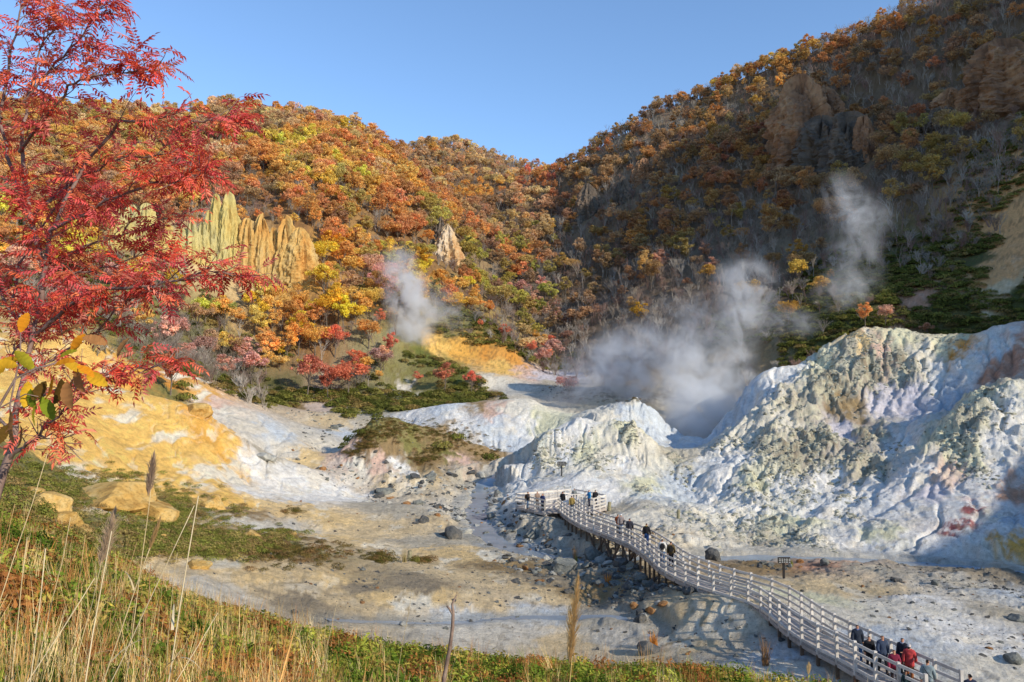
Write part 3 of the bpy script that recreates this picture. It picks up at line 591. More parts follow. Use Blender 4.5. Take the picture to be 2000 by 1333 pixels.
def scatter(name, coll, pts, rot, scl, tint, idx, label=None, cat=None):
    """one 'stuff' object whose points carry instances"""
    n = len(pts); me = bpy.data.meshes.new(name); me.vertices.add(n); me.vertices.foreach_set('co', np.asarray(pts, np.float32).ravel())
    a = me.attributes.new('rot', 'FLOAT_VECTOR', 'POINT'); a.data.foreach_set('vector', np.asarray(rot, np.float32).ravel())
    a = me.attributes.new('scl', 'FLOAT_VECTOR', 'POINT'); a.data.foreach_set('vector', np.asarray(scl, np.float32).ravel())
    a = me.attributes.new('tint', 'FLOAT_COLOR', 'POINT'); a.data.foreach_set('color', np.asarray(tint, np.float32).ravel())
    a = me.attributes.new('pick', 'INT', 'POINT'); a.data.foreach_set('value', np.asarray(idx, np.int32))
    o = link(name, me); g = bpy.data.node_groups.new(name, 'GeometryNodeTree')
    g.interface.new_socket('Geometry', in_out='INPUT', socket_type='NodeSocketGeometry'); g.interface.new_socket('Geometry', in_out='OUTPUT', socket_type='NodeSocketGeometry')
    N = g.nodes; gi = N.new('NodeGroupInput'); go = N.new('NodeGroupOutput'); ip = N.new('GeometryNodeInstanceOnPoints'); ci = N.new('GeometryNodeCollectionInfo')
    ci.inputs['Collection'].default_value = HOLD[coll]; ci.inputs['Separate Children'].default_value = True; ci.inputs['Reset Children'].default_value = True
    def na(nm, ty):
        x = N.new('GeometryNodeInputNamedAttribute'); x.data_type = ty; x.inputs['Name'].default_value = nm
        return next(s for s in x.outputs if s.enabled and s.name == 'Attribute')
    L = g.links; L.new(gi.outputs[0], ip.inputs['Points']); L.new(ci.outputs[0], ip.inputs['Instance']); ip.inputs['Pick Instance'].default_value = True
    L.new(na('pick', 'INT'), ip.inputs['Instance Index']); L.new(na('rot', 'FLOAT_VECTOR'), ip.inputs['Rotation']); L.new(na('scl', 'FLOAT_VECTOR'), ip.inputs['Scale'])
    L.new(ip.outputs[0], go.inputs[0])
    md = o.modifiers.new('scatter', 'NODES'); md.node_group = g
    return tag(o, label, cat, None, 'stuff')
TREES = {}
NC = 7
for i in range(NC):
    cm, bl = crown_mesh(f'crown_{i}', 100+i, M_LEAF_O, 2200, R=[3.2,3.5,2.8,3.3,3.6,2.6,3.0][i], H=[4.4,3.8,5.0,4.2,3.6,5.4,4.6][i], nb=[34,40,28,36,42,26,32][i])
    tm = trunk_mesh(f'trunk_{i}', 200+i, bl, M_BARK)
    TREES[i] = (cm, tm)
    V = np.empty(len(cm.vertices)*3, np.float32); cm.vertices.foreach_get('co', V)
    fm, _ = crown_mesh(f'leafy_{i}', 100+i, M_LEAF_I, 1500, R=[3.2,3.5,2.8,3.3,3.6,2.6,3.0][i], H=[4.4,3.8,5.0,4.2,3.6,5.4,4.6][i], nb=[34,40,28,36,42,26,32][i], ls=0.33)
    # far copy carries its trunk as faces of the same mesh
    bm = bmesh.new(); bm.from_mesh(fm); bm.from_mesh(tm)
    lay = bm.faces.layers.float.get('leafvar')
    bm.faces.ensure_lookup_table()
    for f in bm.faces[1500:]: f.material_index = 1
    bm.to_mesh(fm); bm.free(); fm.materials.append(M_BARK); hold('far_leafy', fm)
BARE = []
for i in range(5):
    _kw = dict(H=[8.5,7.5,9,7,8][i], depth=4 if i < 3 else 3, stems=[1,1,1,3,4][i], twig=4)
    b = bare_mesh(f'bare_{i}', 300+i, M_TWIG_O, **_kw)
    BARE.append((bare_mesh(f'bare_trunk_{i}', 300+i, M_TWIG_O, only=0, **_kw), bare_mesh(f'bare_branches_{i}', 300+i, M_TWIG_O, only=1, **_kw))); c = b.copy(); c.name = f'barefar_{i}'; c.materials.clear(); c.materials.append(M_TWIG_I); hold('far_bare', c)
for i in range(4):
    hold('shrubs', bare_mesh(f'shrub_{i}', 400+i, M_TWIG_I, H=3.4, r0=0.05, depth=3, spread=0.5, stems=6, twig=4))
def clump_mesh(name, seed, mat, n=160, R=1.0, H=0.7, ls=0.16, asp=0.35):
    rng = np.random.default_rng(seed)
    a = rng.uniform(0, 2*math.pi, n); r = np.sqrt(rng.uniform(0, 1, n))*R; z = H*np.sqrt(np.clip(1-(r/R)**2*0.8, 0, 1))*rng.uniform(0.45, 1.05, n)
    c = np.stack([r*np.cos(a), r*np.sin(a), z], 1); up = np.stack([np.cos(a)*r/R, np.sin(a)*r/R, np.full(n, 0.9)], 1)
    u, v = rot_mats(n, rng, up, 0.7); s = ls*rng.uniform(0.6, 1.3, n)[:,None]; u = u*s; v = v*s*asp
    V = np.stack([c-u, c-v, c+u, c+v], 1).reshape(-1, 3)
    me = mesh_np(name, V, np.arange(4*n).reshape(n, 4), mat); set_leafvar(me, np.clip(rng.normal(0.5, 0.2, n), 0, 1), 1); return me
for i in range(4): hold('sasa', clump_mesh(f'sasa_{i}', 500+i, M_LEAF_I, 170, 1.1, 0.8, 0.22))

TC = dict(orr=(228,174,98), rus=(206,148,98), bro=(180,150,118), yel=(238,206,90), gol=(236,194,70), red=(210,124,102), pin=(206,162,146), grn=(164,174,92), tan=(212,186,142), oli=(176,166,92))
TNAME = dict(orr='orange', rus='rust-brown', bro='dull brown', yel='yellow', gol='golden', red='red', pin='pinkish red', grn='green', tan='tan', oli='olive')
ZONES = [ # px, py, density, bare share, size, palette
(450,255,1,.25,.95,'tan tan orr bro'),(250,300,1,.2,.95,'orr tan bro oli'),(600,320,1,.08,1.05,'orr yel tan yel orr rus oli'),(700,430,1,.1,1,'orr rus orr yel yel oli'),(350,400,1,.15,.95,'bro rus orr'),(250,520,.9,.2,.9,'orr yel rus'),
(780,480,1,.2,1,'rus orr bro yel oli'),(740,340,1,.1,1,'orr rus tan orr'),(500,585,1,.05,1.0,'gol gol yel orr oli'),(400,590,1,.1,1,'gol orr yel'),(650,610,1,.08,1,'orr gol gol rus'),(720,580,1,.2,1,'bro orr oli pin'),(450,650,1,.3,.9,'orr tan grn orr gol'),(560,690,.95,.1,.95,'orr orr gol'),
(640,710,1,.05,.9,'red red orr pin red'),(720,700,.9,.15,.9,'red pin orr orr'),(300,630,.95,.5,.8,'pin orr orr'),(380,690,.9,.6,.75,'pin bro orr'),(200,620,.5,.5,.8,'pin orr'),(480,715,1,.4,.8,'pin orr bro'),(400,735,.25,.8,.6,'pin'),(330,730,.05,.8,.6,'pin'),
(850,300,1,.45,.95,'tan bro orr'),(960,330,1,.55,.95,'tan bro'),(880,380,1,.35,.95,'orr bro tan'),(900,450,1,.25,1,'rus orr bro'),(1000,420,1,.5,1,'bro tan'),(1000,520,1,.35,1,'bro oli oli rus'),(820,560,1,.1,1,'gol orr oli'),(900,600,1,.15,.85,'orr orr gol rus'),(960,640,.8,.4,.7,'red orr tan'),(1000,660,.7,.6,.7,'tan orr'),
(930,560,1,.3,.9,'oli bro'),(1030,640,1,.5,.9,'bro oli'),(1070,560,1,.4,1,'oli bro pin'),(1150,620,1,.6,.95,'pin bro pin'),(1130,690,.7,.7,.8,'pin red'),(1200,400,1,.4,1,'bro orr rus'),(1130,330,1,.35,.95,'rus red orr'),(1200,300,1,.4,1,'rus bro'),(1300,300,1,.25,1,'orr rus bro tan'),(1270,420,1,.3,1,'rus oli tan orr'),
(1450,190,1,.25,1,'orr orr tan yel'),(1350,250,1,.3,1,'orr rus bro'),(1700,80,1,.45,1,'rus bro orr'),(1600,200,1,.35,1,'rus orr rus'),(1800,100,1,.55,1,'bro rus orr'),(1900,30,1,.6,1,'bro rus'),(1500,400,1,.3,1,'rus orr oli rus'),(1400,450,1,.3,1,'rus oli bro'),(1450,340,1,.25,1,'rus orr red'),(1350,520,1,.55,1,'oli bro pin'),
(1250,560,1,.6,1,'bro oli tan'),(1350,600,.9,.75,.85,'pin pin gol'),(1250,640,.8,.85,.8,'pin red'),(1700,350,1,.4,1.05,'rus oli rus'),(1780,370,1,.45,1.05,'oli oli bro'),(1650,250,.8,.4,1,'rus bro'),(1800,430,.9,.85,1,'bro'),(1900,300,1,.6,1,'oli rus bro'),(1880,400,.9,.9,1,'bro'),(1950,220,1,.6,1,'oli bro'),(1600,470,1,.7,1,'rus pin bro'),(1680,460,.8,.9,.9,'bro'),
(1450,560,.9,.7,.85,'pin gol bro'),(1530,530,.9,.7,.85,'gol pin bro'),(1400,660,.45,.95,.6,'pin'),(1500,690,.2,1,.5,'pin'),(1300,690,.35,.9,.6,'pin'),(1580,640,.15,.5,.6,'pin gol'),(1560,580,.4,.7,.8,'gol'),(1750,560,.02,.5,.7,'pin'),(1680,580,.05,.5,.7,'pin'),(1820,520,.25,.9,.8,'pin'),(1850,590,.04,.5,.6,'pin'),(1920,600,.03,.5,.6,'bro'),(1960,500,0,0,1,'bro'),(1990,420,0,0,1,'bro'),
(1650,635,.05,.5,.6,'orr'),(1920,450,.5,.9,.9,'bro'),
# open ground
(500,500,0,.5,.6,'orr'),(420,490,0,.5,.6,'orr'),(580,515,0,0,1,'orr'),(500,425,1,.3,.9,'rus bro orr'),(420,420,1,.3,.9,'bro rus'),(580,430,1,.2,.9,'orr rus'),(640,470,1,.1,1,'orr rus bro'),(620,520,1,.1,1,'orr gol'),(850,680,0,0,1,'orr'),(930,700,0,0,1,'orr'),(900,640,.02,.5,.5,'orr'),(800,740,.02,.5,.5,'red'),(870,750,.02,.5,.5,'red'),(1000,740,0,0,1,'orr'),(700,790,0,0,1,'orr'),(560,790,0,0,1,'orr'),(560,762,.25,.4,.8,'pin'),(850,780,0,0,1,'orr'),(1080,760,0,0,1,'orr'),(1150,760,.03,1,.5,'pin'),
(1250,740,.1,1,.5,'pin'),(1250,780,0,0,1,'orr'),(1400,760,0,0,1,'orr'),(1600,720,0,0,1,'orr'),(1800,700,0,0,1,'orr'),(300,780,0,0,1,'orr'),(430,790,0,0,1,'orr'),(650,830,0,0,1,'orr'),(950,850,0,0,1,'orr'),(1500,850,0,0,1,'orr'),(700,950,0,0,1,'orr'),(200,900,0,0,1,'orr'),(1990,680,0,0,1,'orr'),(200,690,.05,.6,.5,'pin'),(280,690,.08,.6,.5,'pin')]
_zp = []
for z in ZONES:
    h = hit(z[0], z[1]); _zp.append((*lp(h.x, h.y),) if h is not None else (9, 9))
_zp = np.array(_zp, float)
# plots on a jittered lattice over the slopes
def lattice(sp, dmin, dmax, lo=-36, hi=36):
    pts = []
    g = np.arange(-420, 420, sp); h = np.arange(dmin, dmax, sp*0.9)
    X, Y = np.meshgrid(g, h); X = X+(np.arange(len(h))%2)[:,None]*sp*0.5
    X = X+RNG.uniform(-.38,.38,X.shape)*sp; Y = Y+RNG.uniform(-.38,.38,X.shape)*sp
    m = np.abs(np.degrees(np.arctan2(X, Y))) < hi
    return X[m], Y[m]
def zone_of(x, y):
    t, l = lp(x, y); t = t+pnoise(x/14, y/14, 611)*0.02; l = l+pnoise(x/14, y/14, 612)*0.03
    D = (t[:,None]-_zp[:,0])**2+(0.8*(l[:,None]-_zp[:,1]))**2
    return D.argmin(1)
X, Y = lattice(3.3, 105, 520)
zi = zone_of(X, Y); dens = np.array([z[2] for z in ZONES])[zi]; keep = RNG.random(len(X)) < dens; X, Y, zi = X[keep], Y[keep], zi[keep]
Zt = zlook(X, Y); vis = seen(X, Y, Zt+8, 6); X, Y, Zt, zi = X[vis], Y[vis], Zt[vis], zi[vis]
PXY = np.array(proj(X, Y, Zt+5)).T
trees = []
for i in range(len(X)):
    z = ZONES[zi[i]]; px, py = PXY[i]
    if not -160 < px < 2160 or py < -140: continue
    pb = proj(X[i], Y[i], Zt[i])[1]; pt_ = proj(X[i], Y[i], Zt[i]+8.4)[1]
    if any(a < px < b and pt_ < yb and pb > yt_ for a, b, yt_, yb in ((205,345,440,476),(345,630,455,528),(838,905,470,512),(1130,1168,395,420),(1200,1236,370,394),(1244,1276,330,348),(1515,1712,262,312),(1925,2060,160,200),(790,1010,700,745))): continue
    bare = random.random() < z[3]*1.1+.08; key = random.choice(z[5].split())
    # trees keep colour company with their neighbours
    if pnoise(np.array([X[i]/22]), np.array([Y[i]/22]), 640)[0] > 0.25: key = z[5].split()[0]
    if px > 1085 and py > 150 and key in ('rus','orr','red') and random.random() < .45: key = 'bro'  # right-hill shade put into leaf colour: some warm crowns turned brown
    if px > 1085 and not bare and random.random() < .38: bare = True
    s = z[4]*random.uniform(0.58, 1.02)
    if random.random() < .22: s *= .6
    trees.append(dict(x=X[i], y=Y[i], z=Zt[i], px=px, py=py, bare=bare, key=key, s=s, size=s*9/Y[i], mute=.5 if px > 1085 else (.30 if py < 450 else .12), lift=.92 if px > 1085 else 1.22))  # mute and lift put right-hill shade into the tints: duller, darker leaves
# trees one can point at in the photograph
for px, py, key, s in [(600,775,'red',.85),(640,778,'red',.7),(680,772,'red',.85),(560,778,'red',.0),(868,765,'red',.62),(920,768,'red',.5),(815,752,'red',.35),(333,772,'red',.62),(430,640,'grn',.8),(1690,640,'orr',.42),(1730,640,'pin',.44),(1110,780,'pin',.55),(1250,640,'gol',.8)]:
    if s == 0: continue
    h = hit(px, py)
    if h: trees.append(dict(x=h.x, y=h.y, z=h.z, px=px, py=py-20, bare=False, key=key, s=s, size=1.0))
h = hit(505,780); trees.append(dict(x=h.x, y=h.y, z=h.z, px=505, py=750, bare=True, key='pin', s=.75, size=1.0))
trees.sort(key=lambda t: -t['size'])
infr = [t for t in trees if -20 < t['px'] < 2020 and t['py'] > -30]
single = infr[:295]; sid = set(map(id, single)); rest = [t for t in trees if id(t) not in sid]
ORD = 'first second third fourth fifth sixth seventh eighth ninth tenth eleventh twelfth thirteenth fourteenth fifteenth sixteenth seventeenth eighteenth nineteenth twentieth'.split()
ORD += ['twenty-'+o for o in ORD[:9]]+['thirtieth']+['thirty-'+o for o in ORD[:9]]+['fortieth']
def place_of(px, py):
    if px < 1080 and py > 745: return 'beside the bamboo grass below'
    if px < 220: return 'behind the near red tree'
    if px < 440: return 'above the yellow hill' if py > 560 else 'beside the yellow pinnacles'
    if px < 620: return 'far below the yellow pinnacles' if py > 640 else 'close below the yellow pinnacles'
    if px < 770: return 'above the bamboo grass' if py > 640 else 'right of the yellow pinnacles'
    if px < 1080: return 'above the yellow steaming cliff'
    if px < 1330: return 'low behind the steam' if py > 600 else 'high behind the steam'
    if px < 1620: return 'low above the steaming pit' if py > 540 else 'high above the steaming pit'
    if px < 1820: return 'above the white hill' if py > 400 else 'below the big brown crag'
    return 'near the right sandy scar' if py > 380 else 'high above the sandy scar'
from collections import defaultdict
grp = defaultdict(list)
for t in single:
    t['what'] = ('leafless grey tree' if t['bare'] else TNAME[t['key']]+' autumn tree'); t['where'] = place_of(t['px'], t['py']); grp[(t['what'], t['where'])].append(t)
for (wh, pl), ts in grp.items():
    ts.sort(key=lambda t: t['px'])
    for k, t in enumerate(ts):
        t['label'] = (f'{wh} {pl}, the only one there' if len(ts) == 1 else f'{ORD[min(k, len(ORD)-1)]} {wh} from the left {pl}')
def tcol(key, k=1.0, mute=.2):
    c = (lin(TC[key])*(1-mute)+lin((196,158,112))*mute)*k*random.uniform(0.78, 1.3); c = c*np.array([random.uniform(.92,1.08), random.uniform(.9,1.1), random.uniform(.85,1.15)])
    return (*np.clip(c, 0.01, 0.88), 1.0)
def wcol(): 
    c = lin(random.choice([(160,148,134),(142,126,114),(178,168,156),(150,122,110)]))*0.9*random.uniform(.8,1.15); return (*c, 1.0)
for t in single:
    e = empty('bare_tree' if t['bare'] else 'autumn_tree', (t['x'], t['y'], t['z']), random.uniform(0, 6.28)); s = t['s']
    e.scale = (s*random.uniform(.9,1.12), s*random.uniform(.9,1.12), s*random.uniform(.88,1.15))
    if t['bare']:
        tb, bb = random.choice(BARE); wc = wcol(); link('trunk', tb, e).color = wc; link('branches', bb, e).color = wc
    else:
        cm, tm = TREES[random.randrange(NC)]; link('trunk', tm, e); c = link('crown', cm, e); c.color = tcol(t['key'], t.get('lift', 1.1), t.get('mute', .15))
    tag(e, t['label'], 'tree', 'leafless trees on the slopes' if t['bare'] else 'autumn trees on the slopes')
def arr(ts, bare):
    ts = [t for t in ts if t['bare'] == bare]
    return ([(t['x'], t['y'], t['z']) for t in ts], [(random.uniform(-.06,.06), random.uniform(-.06,.06), random.uniform(0,6.28)) for t in ts],
            [(t['s']*random.uniform(.9,1.12), t['s']*random.uniform(.9,1.12), t['s']*random.uniform(.88,1.15)) for t in ts],
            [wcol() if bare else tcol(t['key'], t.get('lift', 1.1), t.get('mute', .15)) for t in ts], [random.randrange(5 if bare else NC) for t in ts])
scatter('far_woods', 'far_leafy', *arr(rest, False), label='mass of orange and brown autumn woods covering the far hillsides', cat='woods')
scatter('far_bare_woods', 'far_bare', *arr(rest, True), label='grey leafless trees thick among the woods on the far hillsides', cat='woods')
# brushwood under and below the trees
X, Y = lattice(2.6, 104, 330); zi = zone_of(X, Y)
pr = np.array([0.10*z[2]+0.55*z[3]*min(1, z[2]*2.2) for z in ZONES])[zi]; PX, PY = proj(X, Y, zlook(X, Y))
keep = (RNG.random(len(X)) < pr) & (PX > -100) & (PX < 2100); X, Y = X[keep], Y[keep]; Zt = zlook(X, Y); v = seen(X, Y, Zt+2.5, 3); X, Y, Zt = X[v], Y[v], Zt[v]; n = len(X)
s = RNG.uniform(.6, 1.35, n)
scatter('brushwood', 'shrubs', np.c_[X, Y, Zt], np.c_[np.zeros((n,2)), RNG.uniform(0, 6.28, n)], np.c_[s,s,s], [wcol() for _ in range(n)], RNG.integers(0, 4, n),
        label='tangled grey leafless brush covering the foot of the shaded hill', cat='brush')
# dwarf bamboo
SASA = [(490,775,.9),(540,782,.9),(600,778,.9),(660,788,1),(720,790,1),(780,792,1),(840,785,1),(900,775,1),(940,772,.6),(700,800,.5),(640,775,.8),(760,780,.9),(716,838,.35),(706,852,.3),(740,828,.1),(690,880,0),(660,850,0),(640,870,0),(730,870,.05),(830,700,.5),(880,725,.5),(920,740,.4),(850,735,.2),
(870,640,.9),(920,648,.9),(960,662,.9),(1000,682,.8),(900,636,.9),(1750,560,1),(1700,540,1),(1700,590,1),(1800,560,1),(1850,600,1),(1780,610,.9),(1830,530,.8),(1880,560,1),(1900,480,1),(1920,610,1),(1880,630,1),(1640,600,.8),(1600,640,.9),(1560,620,.7),(1720,500,.7),(1990,590,1),(1200,785,0),(1160,795,0),(1300,795,0),(1090,790,0),(1220,765,0),(1270,770,0),(1180,810,0),
(260,670,.5),(300,690,.4),(240,650,.5),(350,772,.5),(310,768,.5),(330,790,0),(380,785,0),(280,760,0),(380,730,.2),(1500,640,.4),(1910,420,.7),(1930,380,.7),
# none here
(620,800,0),(560,810,0),(800,820,0),(850,810,0),(970,760,0),(850,690,0),(880,700,0),(900,690,0),(960,690,0),(930,720,0),(820,670,0),(960,740,0),(860,665,0),(980,700,0),(800,745,0),(760,760,.3),(820,755,0),(1000,700,0),(930,700,0),(780,750,0),(450,790,0),(1100,740,0),(1200,760,0),(1350,770,0),(1450,720,0),(1950,500,0),(1940,560,0),(1960,440,0),(1800,590,.15),(1500,500,0),(1300,600,0),(600,600,0),(850,560,0),(1030,640,0),(790,838,.03),(740,850,.1),(800,850,.05),(880,870,.04),(760,870,.1),(1600,720,0),(1800,660,0),(650,900,0),(1990,650,0),(1750,640,0),(640,740,0),(550,745,.1),(400,700,.15),(300,740,0),(230,700,0),(180,650,0),(1700,400,0),(1800,420,.1),(1000,800,0)]
_sp = np.array([(*lp(*hit(a, b).xy), w) for a, b, w in SASA])
X, Y = lattice(1.05, 95, 215); t, l = lp(X, Y); t = t+pnoise(X/5, Y/5, 711)*0.007; l = l+pnoise(X/5, Y/5, 712)*0.01
pr = _sp[:,2][((t[:,None]-_sp[:,0])**2+(0.8*(l[:,None]-_sp[:,1]))**2).argmin(1)]
PX, PY = proj(X, Y, zlook(X, Y)); keep = (RNG.random(len(X)) < pr*0.62) & (PX > -80) & (PX < 2080); X, Y = X[keep], Y[keep]; Zt = zlook(X, Y); v = seen(X, Y, Zt+1.2, 2); X, Y, Zt = X[v], Y[v], Zt[v]; n = len(X)
s = RNG.uniform(.6, 1.3, n); gc = [(*(lin(random.choice([(128,128,64),(112,116,58),(144,138,76),(100,104,52),(150,130,80)]))*.95*random.uniform(.7,1.25)), 1) for _ in range(n)]
scatter('bamboo_grass', 'sasa', np.c_[X, Y, Zt-0.05], np.c_[np.zeros((n,2)), RNG.uniform(0, 6.28, n)], np.c_[s,s,s], gc, RNG.integers(0, 4, n),
        label='low dark green bamboo grass carpeting the valley edge and dark slope', cat='bamboo grass')
print('TREES', len(trees), len(single), 'sasa', n)
# ------------------------------------------------------------------ crags, pinnacles, boulders
def n3(P, s, seed):
    """cheap 3-D noise from three planes"""
    return (pnoise(P[:,0]*s+seed, P[:,1]*s, seed)+pnoise(P[:,1]*s, P[:,2]*s+seed, seed+1)+pnoise(P[:,2]*s, P[:,0]*s-seed, seed+2))*0.6
def rockmat(name, c0, c1, c2, sc=0.25, stretch=0.35, bump=0.25):
    t = NT(name); p = t.pos(); mp = t.add('ShaderNodeMapping'); mp.inputs['Scale'].default_value = (1, 1, stretch); t.l(p, mp.inputs[0]); v = mp.outputs[0]
    f = t.noise(sc, 6, 0.65, v); c = t.ramp(f, [(0.3, c0), (0.5, c1), (0.7, c2)])
    g = t.noise(sc*7, 5, 0.65, v); c = t.mix(1.0, c, t.ramp(g, [(0.3, (.62,.6,.56)), (0.5, (1,1,1)), (0.8, (1.12,1.1,1.06))]), 'MULTIPLY')
    n1 = t.bump(t.noise(sc*5, 7, 0.68, v), bump, 0.8)
    return t.done(c, 0.95, n1)
M_PIN = rockmat('pinnacle_rock', linc((206,164,84), .8), linc((212,192,120), .8), linc((190,182,134), .8), 0.16)
M_PIN2 = rockmat('pinnacle_rock_ochre', linc((214,146,66), .75), linc((222,182,110), .75), linc((198,176,130), .75), 0.18)
M_CRAG = rockmat('crag_rock', linc((96,74,60), .8), linc((160,122,92), .8), linc((196,160,122), .8), 0.10, 0.6, 0.6)
M_CRAGD = rockmat('dark_crag_rock', linc((72,66,62), .8), linc((108,98,88), .8), linc((146,122,100), .8), 0.10, 0.6, 0.6)
M_SCAR = rockmat('orange_slab_rock', linc((214,140,70), .75), linc((226,190,140), .75), linc((230,222,208), .75), 0.12, 0.3)
def r3(P, s, seed): return 1-2*np.abs(n3(P, s, seed))
def spire_mesh(name, seed, H, w, dpt, mat, lean=0.0, pw=0.75, knob=0.30, nk=64, nh=80):
    """fluted, cracked pinnacle: rings from below ground to a ragged tip"""
    rng = np.random.default_rng(seed); t = np.linspace(-0.7, 1, nh); a = np.linspace(0, 2*math.pi, nk, endpoint=False); T, A = np.meshgrid(t, a, indexing='ij'); tt = np.clip(T, 0, 1)
    U = np.stack([np.cos(A)*1.5, np.sin(A)*1.5, T*.95], -1).reshape(-1, 3)+rng.uniform(0, 20, 3)
    U2 = np.stack([np.cos(A)*1.5, np.sin(A)*1.5, T*2.8], -1).reshape(-1, 3)+rng.uniform(0, 20, 3)
    top = (1-.45*np.clip(n3(np.stack([np.cos(A)*1.3, np.sin(A)*1.3, A*0], -1).reshape(-1, 3)+seed%13, 1.3, 5)+.25, 0, 1)).reshape(T.shape)   # uneven summit
    r = (1-np.clip(tt/np.maximum(top, .3), 0, 1)**1.7)**pw*0.92+0.05; r = r*(1+np.where(T < 0, -T*0.45, 0))
    fl = r3(U, 1.25, seed%71).reshape(T.shape)*knob+r3(U2, 2.4, seed%53+9).reshape(T.shape)*knob*.42+r3(U2, 5.5, seed%47+5).reshape(T.shape)*knob*.22+n3(U2, 9, seed%37).reshape(T.shape)*knob*.16
    led = np.floor(T*9+.8*n3(U, 1, 3).reshape(T.shape))*.015
    r = r*(1+fl-knob*.35-led)
    P = np.stack([r*np.cos(A)*w/2, r*np.sin(A)*dpt/2, np.minimum(T, top+.02)*H+fl*H*.05], -1).reshape(-1, 3); P[:,0] += lean*np.clip(P[:,2], 0, None)
    idx = np.arange(nh*nk).reshape(nh, nk); F = np.stack([idx[:-1], np.roll(idx, -1, 1)[:-1], np.roll(idx, -1, 1)[1:], idx[1:]], -1).reshape(-1, 4).tolist()
    F.append(tuple(idx[-1]))
    return mesh_from(name, P, F, mat, False)
def spire(px, ytop, ybase, wpx, seed, mat, label, depth=1.0, lean=0.0, pw=0.75, name='rock_pinnacle', dd=None, sink=0, **kw):
    h = hit(px, ybase); 
    if dd: h = Vector(unproj(px, ybase, dd))
    H = (ybase-ytop)/FPX*h.y*1.02; w = wpx/FPX*h.y
    o = link(name, spire_mesh(name, seed, H, w, w*depth, mat, lean, pw, **kw), None, h+Vector((0, w*sink, 0))); return tag(o, label, 'rock')
G_PIN = 'yellow rock pinnacles on the left wooded slope'
for k, (px, yt, yb, w, mat, lab, ln, pw) in enumerate([
 (226,408,482,26,M_PIN,'blunt yellow pillar leftmost of the row, behind red leaves',0,.35),
 (252,400,484,30,M_PIN,'yellow pillar second of the row, behind red leaves',0,.3),
 (284,398,486,38,M_PIN,'broad yellow pillar third of the row, behind red leaves',0,.4),
 (322,436,490,40,M_PIN,'short yellow pillar left of the tall twin spires',0,.4),
 (352,446,500,34,M_PIN,'low yellow pillar just left of the pointed one',0,.4),
 (374,426,508,28,M_PIN,'pointed yellow pillar beside the tall twin spires',-.04,.55),
 (392,434,512,26,M_PIN,'squat yellow pillar between the pointed one and twin spires',0,.35),
 (406,412,512,22,M_PIN,'narrow yellow pillar against the left twin spire',0,.4),
 (420,380,512,24,M_PIN,'left and slimmer of the tall twin spires',0,.34),
 (443,375,520,34,M_PIN,'right and tallest of the tall twin spires, blunt top',0,.28),
 (462,420,524,30,M_PIN,'yellow pillar leaning against the right twin spire',0,.4),
 (484,428,530,44,M_PIN2,'broad yellow rock wall right of the tall twin spires',0,.25),
 (512,419,536,40,M_PIN2,'rounded yellow pillar third from the right end',0,.42),
 (532,446,536,26,M_PIN2,'low yellow pillar in the gap near the right end',0,.4),
 (556,422,536,42,M_PIN2,'tall ochre pillar second from the right end',0,.42),
 (584,446,534,58,M_PIN2,'broad ochre pillar at the right end of the row',.0,.55)]):
    o = spire(px, yt, yb, w*1.12, 900+k, mat, lab, 0.9, ln, pw); o['group'] = G_PIN
for k, (px, yt, yb, w, mat, lab, pw, dpt) in enumerate([
 (874,438,516,46,M_SCAR,'orange and white rock slab alone above the yellow cliff',.75,.8),
 (862,425,475,26,M_CRAGD,'dark rock stub behind the orange and white slab',.6,.8),
 (1148,357,424,36,M_CRAGD,'dark pointed rock slab on the shaded hill behind the steam',.6,.7),
 (1216,343,396,32,M_CRAGD,'lower dark rock fin right of the pointed slab',.7,.7),
 (1258,308,350,34,M_CRAG,'small brown crag near the shaded skyline',.6,.8),
 (1575,138,300,110,M_CRAG,'big brown crag, tallest on the shaded hill',.62,.8),
 (1618,164,255,60,M_CRAG,'rounded shoulder right of the tallest brown crag',.5,.8),
 (1555,232,300,60,M_CRAG,'low left foot of the tallest brown crag',.6,.7),
 (1612,222,318,80,M_CRAGD,'dark buttress in front of the tallest brown crag',.45,.8),
 (1660,216,318,72,M_CRAGD,'dark square buttress right of the tallest brown crag',.32,.8),
 (1692,225,312,34,M_CRAG,'narrow brown column at the right end of the buttresses',.35,.8),
 (1978,66,196,130,M_CRAG,'huge dark cliff at the upper right corner',.4,.7),
 (1935,110,190,50,M_CRAG,'brown rib left of the huge dark cliff',.6,.8),
 (1862,168,225,60,M_CRAG,'brown outcrop low left of the huge dark cliff',.7,.8),
 (1848,200,236,50,M_CRAGD,'small outcrop below the brown outcrop at upper right',.8,.8)]):
    spire(px, yt, yb, w*1.15, 950+k, mat, lab, dpt, 0, pw*.95, 'rock_crag', sink=.12, knob=.46)
def rock_mesh(name, seed, mat, flat=0.75, sub=3, cuts=9, rough=0.10):
    bm = bmesh.new(); bmesh.ops.create_icosphere(bm, subdivisions=sub, radius=1.0)
    rng = random.Random(seed)
    P = np.array([v.co[:] for v in bm.verts])
    for i in range(cuts):                      # broken faces
        n = np.array([rng.gauss(0,1), rng.gauss(0,1), rng.gauss(0,.8)]); n /= np.linalg.norm(n); d = rng.uniform(.55, .85)
        k = P @ n; P = P-np.clip(k-d, 0, None)[:,None]*n
    P = P*(1+rough*n3(P, 2.3, seed%83)[:,None]+rough*0.6*n3(P, 5.5, seed%61)[:,None]); P[:,2] *= flat; P *= np.array([rng.uniform(.85,1.15), rng.uniform(.8,1.1), 1])
    for v, p in zip(bm.verts, P): v.co = p
    me = bpy.data.meshes.new(name); bm.to_mesh(me); bm.free(); me.materials.append(mat)
    return me
